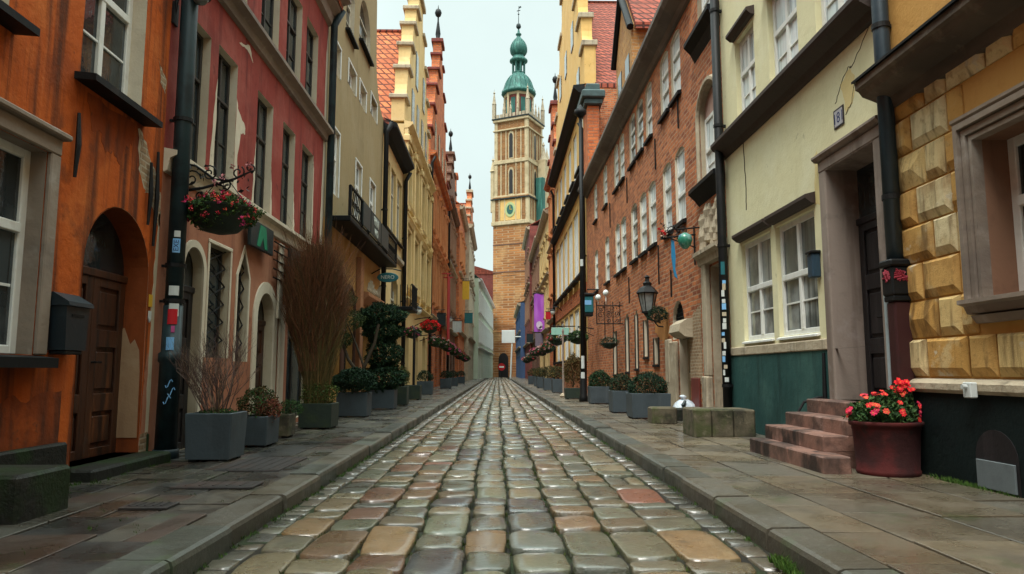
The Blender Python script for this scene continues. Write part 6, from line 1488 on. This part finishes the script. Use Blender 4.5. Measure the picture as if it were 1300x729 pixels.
# signs on the brick house
t = thing('box_sign', 'small blue-teal lantern-shaped box sign hanging right behind the black pole', 'sign', (4.1, 31.8, 3.7))
q = MB(); q.box(3.68, 4.2, 31.6, 32.0, 3.75, 4.5, .04); q.build('box', m_teal_sign, t)
q = MB(); q.box(3.62, 4.26, 31.55, 32.05, 4.5, 4.62, .03); q.box(3.7, 4.18, 31.62, 31.98, 3.6, 3.75, .03); q.tube([(3.94, 31.8, 4.6), (3.94, 31.8, 4.8), (4.5, 31.8, 4.8)], .03, 6); q.build('frame', m_iron, t)
q = MB(); q.box(3.78, 4.1, 31.592, 31.6, 4.1, 4.3); q.build('pale_panel', m_sticker_blue, t)
t = thing('iron_bracket', 'black wrought-iron frame with two round lamps projecting from the brick wall', 'bracket', (XR, 26.0, 3.2))
q = MB(); y = 26.0
for z in (2.9, 3.55): q.tube([(XR, y, z), (3.55, y, z)], .02, 6)
for xx in (3.56, 3.85, 4.15, 4.4): q.tube([(xx, y, 2.25 if xx in (3.85, 4.15) else 2.9), (xx, y, 3.7)], .018, 6)
for c, r, a0, sg in (((3.7, 3.22), .12, 0, 1), ((4.0, 3.22), .13, 2, -1), ((4.28, 3.25), .12, 4, 1), ((3.72, 3.42), .08, 1, -1), ((4.0, 3.02), .08, 3, 1), ((4.3, 3.02), .08, 3, 1)): spiral(q, c, r, 1.4, a0, y, .012, sg)
for k in range(60): leafquad(q, (R(3.58, 4.4), y+R(-.04, .04), R(2.95, 3.6)), R(.05, .10), None)
q.c = []; q.build('scrollwork', m_iron, t)
for xx, z in ((3.62, 3.85), (3.9, 4.02)):
    q = MB(); q.lathe([(.02, -.11), (.08, -.08), (.11, 0), (.08, .08), (.02, .11)], xx, y, z, 12); q.tube([(xx, y, 3.6), (xx, y, z-.1)], .015, 6); q.build('globe', m_signwhite, t, True)
basket(4.0, 26.0, 2.2, .34, 'square dark flower basket hung under the iron frame with round lamps', [(.3, .25, .2)], arm=False, n=500, nf=14, fr=.03, leaf=.06, cols=DEEP)
t = thing('wall_lantern', 'big black six-sided street lantern on the red brick wall', 'lantern', (4.2, 19.9, 2.7))
x, y = 4.08, 19.6
q = MB(); q.lathe([(.13, 0), (.15, .02), (.25, .50), (.235, .52)], x, y, 2.80, 6); q.build('pane', m_glass_mid, t)
q = MB(); q.lathe([(.29, .50), (.31, .53), (.20, .66), (.11, .72), (.12, .80), (.07, .84), (.05, .92), (.08, .96), (.02, 1.02)], x, y, 2.80, 6); q.mark(); q.lathe([(.17, -.03), (.17, .02), (.05, -.14), (.03, -.2)], x, y, 2.80, 6); q.build('cap', m_iron, t)
q = MB()
for k in range(6):
    a = 2*math.pi*k/6; q.tube([(x+.152*math.cos(a), y+.152*math.sin(a), 2.82), (x+.255*math.cos(a), y+.255*math.sin(a), 3.30)], .014, 5)
q.tube([(XR, y, 2.62), (4.3, y, 2.55), (x, y, 2.62)], .025, 6); q.tube([(XR, y, 2.4), (4.35, y, 2.42), (4.25, y, 2.55)], .02, 6); q.build('frame', m_iron, t)
t = shrub('hanging_plant', 'dark trailing plant hanging under the big street lantern', 'plant', (4.22, 19.0, 2.66), (.28, .25, .25), 900, .05, DEEP)
t = thing('sign_bracket', 'ornate iron sign bracket with red blossoms and a blue fish-shaped sign on the brick wall', 'sign', (XR, 16.4, 4.3))
y = 16.2
q = MB(); q.tube([(XR, y, 4.30), (3.75, y, 4.22)], .02, 6); q.tube([(XR, y, 4.0), (4.2, y, 4.1), (3.9, y, 4.22)], .015, 6); q.tube([(4.47, y, 3.6), (4.47, y, 4.5)], .02, 6)
for c, r, a0, sg in (((3.95, 4.38), .12, 0, 1), ((4.2, 4.38), .12, 2, -1), ((3.8, 4.25), .09, 1, 1)): spiral(q, c, r, 1.4, a0, y, .012, sg)
for k in range(50): leafquad(q, (R(3.7, 4.2), y+R(-.06, .06), R(4.2, 4.6)), R(.05, .10), None)
q.c = []; q.build('bracket', m_iron, t)
q = MB()
for k in range(7): flower(q, (3.74+R(-.08, .1), y-.05, 4.33+R(-.08, .08)), .06, (.58, .02, .025) if k < 5 else (.6, .45, .38))
q.build('flower', m_petal, t)
q = MB(); q.ext([(3.95, y, 4.18), (4.01, y, 4.15), (4.035, y, 3.8), (4.02, y, 3.5), (4.07, y, 3.28), (4.0, y, 3.34), (3.975, y, 3.5), (3.94, y, 3.8)], (0, .05, 0)); q.build('fish_board', paint('sky_blue_board', (.03, .22, .42), .4, (.02, .10, .2)), t)
t = thing('globe_sign', 'pale green glass ball sign hanging from an iron arm beside the carved doorway', 'sign', (XR, 15.7, 3.9))
y = 15.6
q = MB(); q.tube([(XR, y, 4.35), (3.95, y, 4.30), (3.95, y, 4.2)], .018, 6); q.tube([(4.49, y, 3.5), (4.49, y, 4.4)], .015, 6); q.build('arm', m_iron, t)
q = MB(); q.lathe([(.02, -.20), (.06, -.19), (.13, -.10), (.165, .0), (.14, .10), (.05, .16)], 4.1, y, 4.06, 14); q.build('ball', mat('green_glass', (.03, .20, .13), .2, [((.18, .36, .32), 5, V1, .48, .62, .9), ((.02, .12, .2), 4, V1, .55, .65, .8)], spec=.6), t, True)
# purple banner, green street sign, white board
t = thing('banner', 'tall purple cloth banner with a pale emblem hanging over the pavement', 'banner', (XR, 70, 5))
q = MB(); n = 14; vs = []; fs = []
for k in range(n+1):
    z = 4.95 + 3.75*k/n
    for j in range(5): vs.append((3.5+1.02*j/4, 70+.05*math.sin(k*.7+j*1.3), z))
for k in range(n):
    for j in range(4): fs.append((k*5+j, k*5+j+1, (k+1)*5+j+1, (k+1)*5+j))
q.add(vs, fs); q.add([(v[0], v[1]+.03, v[2]) for v in vs], fs); q.build('cloth', m_purple, t, True)
q = MB(); q.ext([(4.0+.3*math.cos(2*math.pi*k/16), 69.90, 5.65+.36*math.sin(2*math.pi*k/16)) for k in range(16)], (0, .02, 0)); q.ext([(3.8, 69.90, 5.25), (4.3, 69.90, 5.25), (4.2, 69.90, 5.6)], (0, .015, 0)); q.build('emblem', paint('pale_lilac', (.62, .52, .70), .6), t)
q = MB(); q.tube([(XR, 70, 8.72), (3.4, 70, 8.72)], .05, 8); q.mark(); q.tube([(XR, 70, 4.95), (3.4, 70, 4.95)], .05, 8); q.build('rod', m_iron, t)
q = MB(); q.box(3.6, 4.4, 69.98, 70.02, 3.6, 4.85, .01); q.build('grey_tail', paint('grey_cloth', (.16, .13, .17), .7), t)
t = thing('street_sign', 'small plain mint green plate on a bracket near the yellow gabled house', 'sign', (3.9, 42, 4.0))
q = MB(); q.box(3.1, 4.15, 42.0, 42.05, 3.3, 3.72, .01); q.build('plate', paint('pale_mint_plate', (.28, .50, .42), .4), t)
q = MB(); q.tube([(XR, 42.03, 3.8), (3.1, 42.03, 3.8)], .03, 6); q.build('bracket', m_iron, t)
t = thing('pavement_post', 'slim grey post with a cap at the kerb side near the russet shrub', 'post', (2.72, 30.3, ZP))
q = MB(); q.lathe([(.09, 0), (.09, .1), (.04, .14), (.04, 2.7), (.06, 2.72), (.02, 2.85)], 2.72, 30.3, ZP, 10); q.build('post', m_mauve, t)
q = MB(); q.lathe([(.13, 0), (.16, .06), (.06, .18)], 2.72, 30.3, ZP, 10); q.build('foot', m_stone, t)
t = thing('board_sign', 'blank white board on a leaning white post near the foot of the tower', 'sign', (2.4, 110, 0))
q = MB(); q.box(.58, 2.6, 109.9, 110.0, 5.45, 7.4, .03); q.build('board', m_signwhite, t)
q = MB(); q.tube([(2.2, 110.06, 7.0), (2.15, 110.06, 5.4), (1.9, 110.06, ZP-.15)], .12, 8); q.tube([(2.5, 110.06, 6.4), (3.5, 110.06, 6.4)], .07, 8); q.build('post', m_signwhite, t)
t = thing('traffic_sign', 'small round red sign at the foot of the tower', 'sign', (.6, 118, 0))
q = MB(); n = 20; q.ext([(.6+.6*math.cos(2*math.pi*k/n), 118, 1.9+.6*math.sin(2*math.pi*k/n)) for k in range(n)], (0, .05, 0)); q.build('disc', m_scarlet, t)
q = MB(); q.box(.22, .98, 117.985, 117.999, 1.78, 2.02); q.build('bar', m_signwhite, t)
q = MB(); q.tube([(.6, 118.06, -.1), (.6, 118.06, 2.2)], .05, 8); q.build('post', m_iron, t)

# small hanging shop signs and lamps down the street
def shop_sign(x, y, z, w, hh, m, lab, side):
    wx = XL if side < 0 else XR
    t = thing('hanging_sign', lab, 'sign', (x, y, z))
    q = MB(); q.box(x-w/2, x+w/2, y-.03, y+.03, z, z+hh, .012); q.build('plate', m, t)
    q = MB(); q.box(x-w/2-.03, x+w/2+.03, y-.04, y+.04, z+hh, z+hh+.05, .01); q.tube([(wx, y, z+hh+.25), (x-side*w*.4, y, z+hh+.25)], .025, 6); q.tube([(x, y, z+hh+.25), (x, y, z+hh)], .015, 5); q.build('bracket', m_iron, t)
shop_sign(-3.75, 48.0, 4.2, .6, .8, m_sign_dark, 'dark hanging shop sign on the orange brick gable house', -1)
shop_sign(-3.6, 64.0, 4.6, .8, 1.0, m_sticker_white, 'pale hanging shop sign on the dark brown brick house', -1)
shop_sign(-3.3, 74.0, 8.5, .7, 1.9, m_yellow_tin, 'narrow yellow hanging sign high on the brick house with the tall chimney', -1)
shop_sign(-3.2, 79.0, 6.4, .9, 1.1, m_teal_sign, 'teal hanging sign below the narrow yellow one', -1)
shop_sign(4.0, 57.5, 5.3, .4, .6, m_scarlet, 'small scarlet hanging sign on the slim orange brick house', 1)
shop_sign(3.8, 86.0, 4.6, .8, 1.0, m_sign_dark, 'dark hanging sign on the dark brown brick house with pale windows', 1)
for (x, y, z, side, lab) in ((-3.7, 33.5, 4.0, -1, 'black arm lamp with a pale globe on the yellow gabled house'), (-3.7, 56.0, 5.2, -1, 'black arm lamp with a pale globe on the orange brick gable house'), (3.8, 50.0, 5.3, 1, 'black arm lamp with a pale globe on the yellow house with the great red roof')):
    wx = XL if side < 0 else XR
    t = thing('wall_lamp', lab, 'lamp', (wx, y, z))
    q = MB(); q.tube([(wx, y, z), ((wx+x)/2, y, z+.35), (x, y, z+.3), (x, y, z+.15)], .03, 6); q.lathe([(.03, .2), (.2, .1), (.22, .06)], x, y, z, 10); q.build('arm', m_iron, t)
    q = MB(); q.lathe([(.02, -.2), (.13, -.15), (.19, -.02), (.16, .07), (.05, .1)], x, y, z, 12); q.build('globe', m_signwhite, t, True)

# black downpipes between the far houses
for (x, y, zt, side, lab) in ((XL, 17.35, 10.2, -1, 'dark blue drainpipe between the red and the olive house'), (XL, 25.9, 10.3, -1, 'thin dark drainpipe at the far edge of the olive house'), (XL, 31.6, 10.0, -1, 'thin dark drainpipe at the near edge of the yellow gabled house'), (XL, 44.0, 14.5, -1, 'rusty brown drainpipe between the yellow and the orange brick gable'), (XL, 60.0, 15.4, -1, 'black drainpipe between the orange and the dark brown brick houses'), (XR, 36.3, 14.0, 1, 'black drainpipe between the long brick house and the yellow gable'), (XR, 56.0, 15.4, 1, 'black drainpipe between the yellow gable and the slim brick house')):
    sx = x - side*.14; r = .09
    t = thing('drainpipe', lab, 'drainpipe', (sx, y, 0))
    q = MB(); q.tube([(sx, y, ZP), (sx, y, zt-.4), (sx - side*.2, y, zt)], r, 12); q.build('pipe', m_pipe if y < 20 else m_iron, t, True)
    q = MB()
    for z in (1.5, 4.2, 7.0): q.mark(); q.tube([(sx, y, z), (sx, y, z+.07)], r*1.15, 12); q.box(sx, x, y-.03, y+.03, z, z+.05)
    q.build('clamp', m_iron, t)

# grass and moss tufts in the joints
q = MB()
def tuft(x, y, z, n, hgt, sp, cols=((.04, .085, .014), (.055, .10, .02), (.028, .06, .010))):
    for _ in range(n):
        bx, by = x+R(-sp, sp), y+R(-sp, sp)*1.6; a = R(0, 6.28); hh = hgt*R(.4, 1); w = .004+hh*.05
        dx, dy = math.cos(a)*hh*.5, math.sin(a)*hh*.5; c = tone(cols[int(R(0, 2.99))])
        q.add([(bx-w, by, z), (bx+w, by, z), (bx+dx*.5, by+dy*.5, z+hh*.7), (bx+dx, by+dy, z+hh)], [(0, 1, 2), (0, 2, 3)], c)
for _ in range(80): tuft(-1.84+R(-.01, .03), R(3.6, 16), -.015, 8, .035, .03)
for _ in range(40): tuft(1.83+R(-.03, .01), R(3.6, 16), -.015, 7, .035, .03)
for k in range(26): tuft(4.44, 6.2+R(-.0, 1.1), ZP-.01, 14, .06, .05)
for k in range(20): tuft(4.42, 6.9+R(-.1, .5), ZP-.01, 14, .07, .05)
for _ in range(70): tuft(R(-4.2, -2.2), R(4.5, 14), ZP-.012, 7, .035, .05)
for _ in range(30): tuft(-4.0+R(-.05, .15), R(6.0, 8.9), ZP-.01, 10, .05, .04)
for k in range(260):
    e = edges[int(R(1, len(edges)-1.01))]; yy = R(3.4, 11); tuft(e, yy, -.02, 5, .035, .015, ((.04, .07, .015), (.06, .08, .02), (.05, .06, .02)))
for k in range(24): tuft(1.76, 4.55+R(-.15, .15), .0, 12, .07, .04)
tag(q.build('grass', m_leaf), 'short green grass and moss in the joints of the paving and along the kerbs', 'grass', kind='stuff')

# ------------------------------------------------------------------ sky, sun, camera
wd = bpy.data.worlds.new('World'); S.world = wd; wd.use_nodes = True
nt = wd.node_tree; N = nt.nodes; L = nt.links
bg = N['Background']
sky = N.new('ShaderNodeTexSky'); sky.sky_type = 'NISHITA'; sky.sun_disc = False
ELEV, AZ = 62, 205       # sun above and a little behind the viewer, veiled by cloud
sky.sun_elevation = math.radians(ELEV); sky.sun_rotation = math.radians(AZ); sky.dust_density = 4; sky.air_density = 1.0
tc = N.new('ShaderNodeTexCoord'); sp = N.new('ShaderNodeSeparateXYZ'); L.new(tc.outputs['Generated'], sp.inputs[0])
def rng(sock, a, b, c, d):
    r = N.new('ShaderNodeMapRange'); r.inputs[1].default_value = a; r.inputs[2].default_value = b; r.inputs[3].default_value = c; r.inputs[4].default_value = d; L.new(sock, r.inputs[0]); return r.outputs[0]
grad = rng(sp.outputs[2], 0.48, 1.0, SKY_H, SKY_Z)      # overcast: the zenith is brighter than the horizon
nz = N.new('ShaderNodeTexNoise'); nz.inputs['Scale'].default_value = 2.2; nz.inputs['Detail'].default_value = 5; L.new(tc.outputs['Generated'], nz.inputs['Vector'])
cl = rng(nz.outputs['Fac'], .3, .7, .86, 1.06)
mu = N.new('ShaderNodeMath'); mu.operation = 'MULTIPLY'; L.new(grad, mu.inputs[0]); L.new(cl, mu.inputs[1])
cc = N.new('ShaderNodeVectorMath'); cc.operation = 'SCALE'; cc.inputs[0].default_value = (.85, 1.0, .96); L.new(mu.outputs[0], cc.inputs['Scale'])
mx = N.new('ShaderNodeMix'); mx.data_type = 'RGBA'; mx.inputs[0].default_value = .92; L.new(sky.outputs[0], mx.inputs[6]); L.new(cc.outputs[0], mx.inputs[7])
L.new(mx.outputs[2], bg.inputs[0]); bg.inputs[1].default_value = .1
sun = bpy.data.lights.new('sun', 'SUN'); sun.energy = 1.5; sun.angle = math.radians(20); sun.color = (1, .96, .90)
so = bpy.data.objects.new('sun', sun); C.objects.link(so)
az = math.radians(AZ); el = math.radians(ELEV)
d = Vector((math.sin(az)*math.cos(el), math.cos(az)*math.cos(el), math.sin(el)))
so.rotation_euler = d.to_track_quat('Z', 'Y').to_euler(); so.location = (0, -10, 40)
cam = bpy.data.cameras.new('camera'); co = bpy.data.objects.new('camera', cam); C.objects.link(co); S.camera = co
cam.sensor_width = 36; cam.lens = 36*920/1300; cam.clip_end = 3000; cam.clip_start = .05
co.location = (0, 0, 1.2)
co.rotation_euler = (math.pi/2 + math.atan(107/920), 0, -math.atan(18/math.hypot(920, 107)))
S.view_settings.view_transform = 'Standard'; S.view_settings.look = 'None'; S.view_settings.gamma = 1; S.view_settings.use_curve_mapping = False
S.view_settings.exposure = EXPO
S.cycles.max_bounces = 6; S.cycles.diffuse_bounces = 3; S.cycles.glossy_bounces = 3
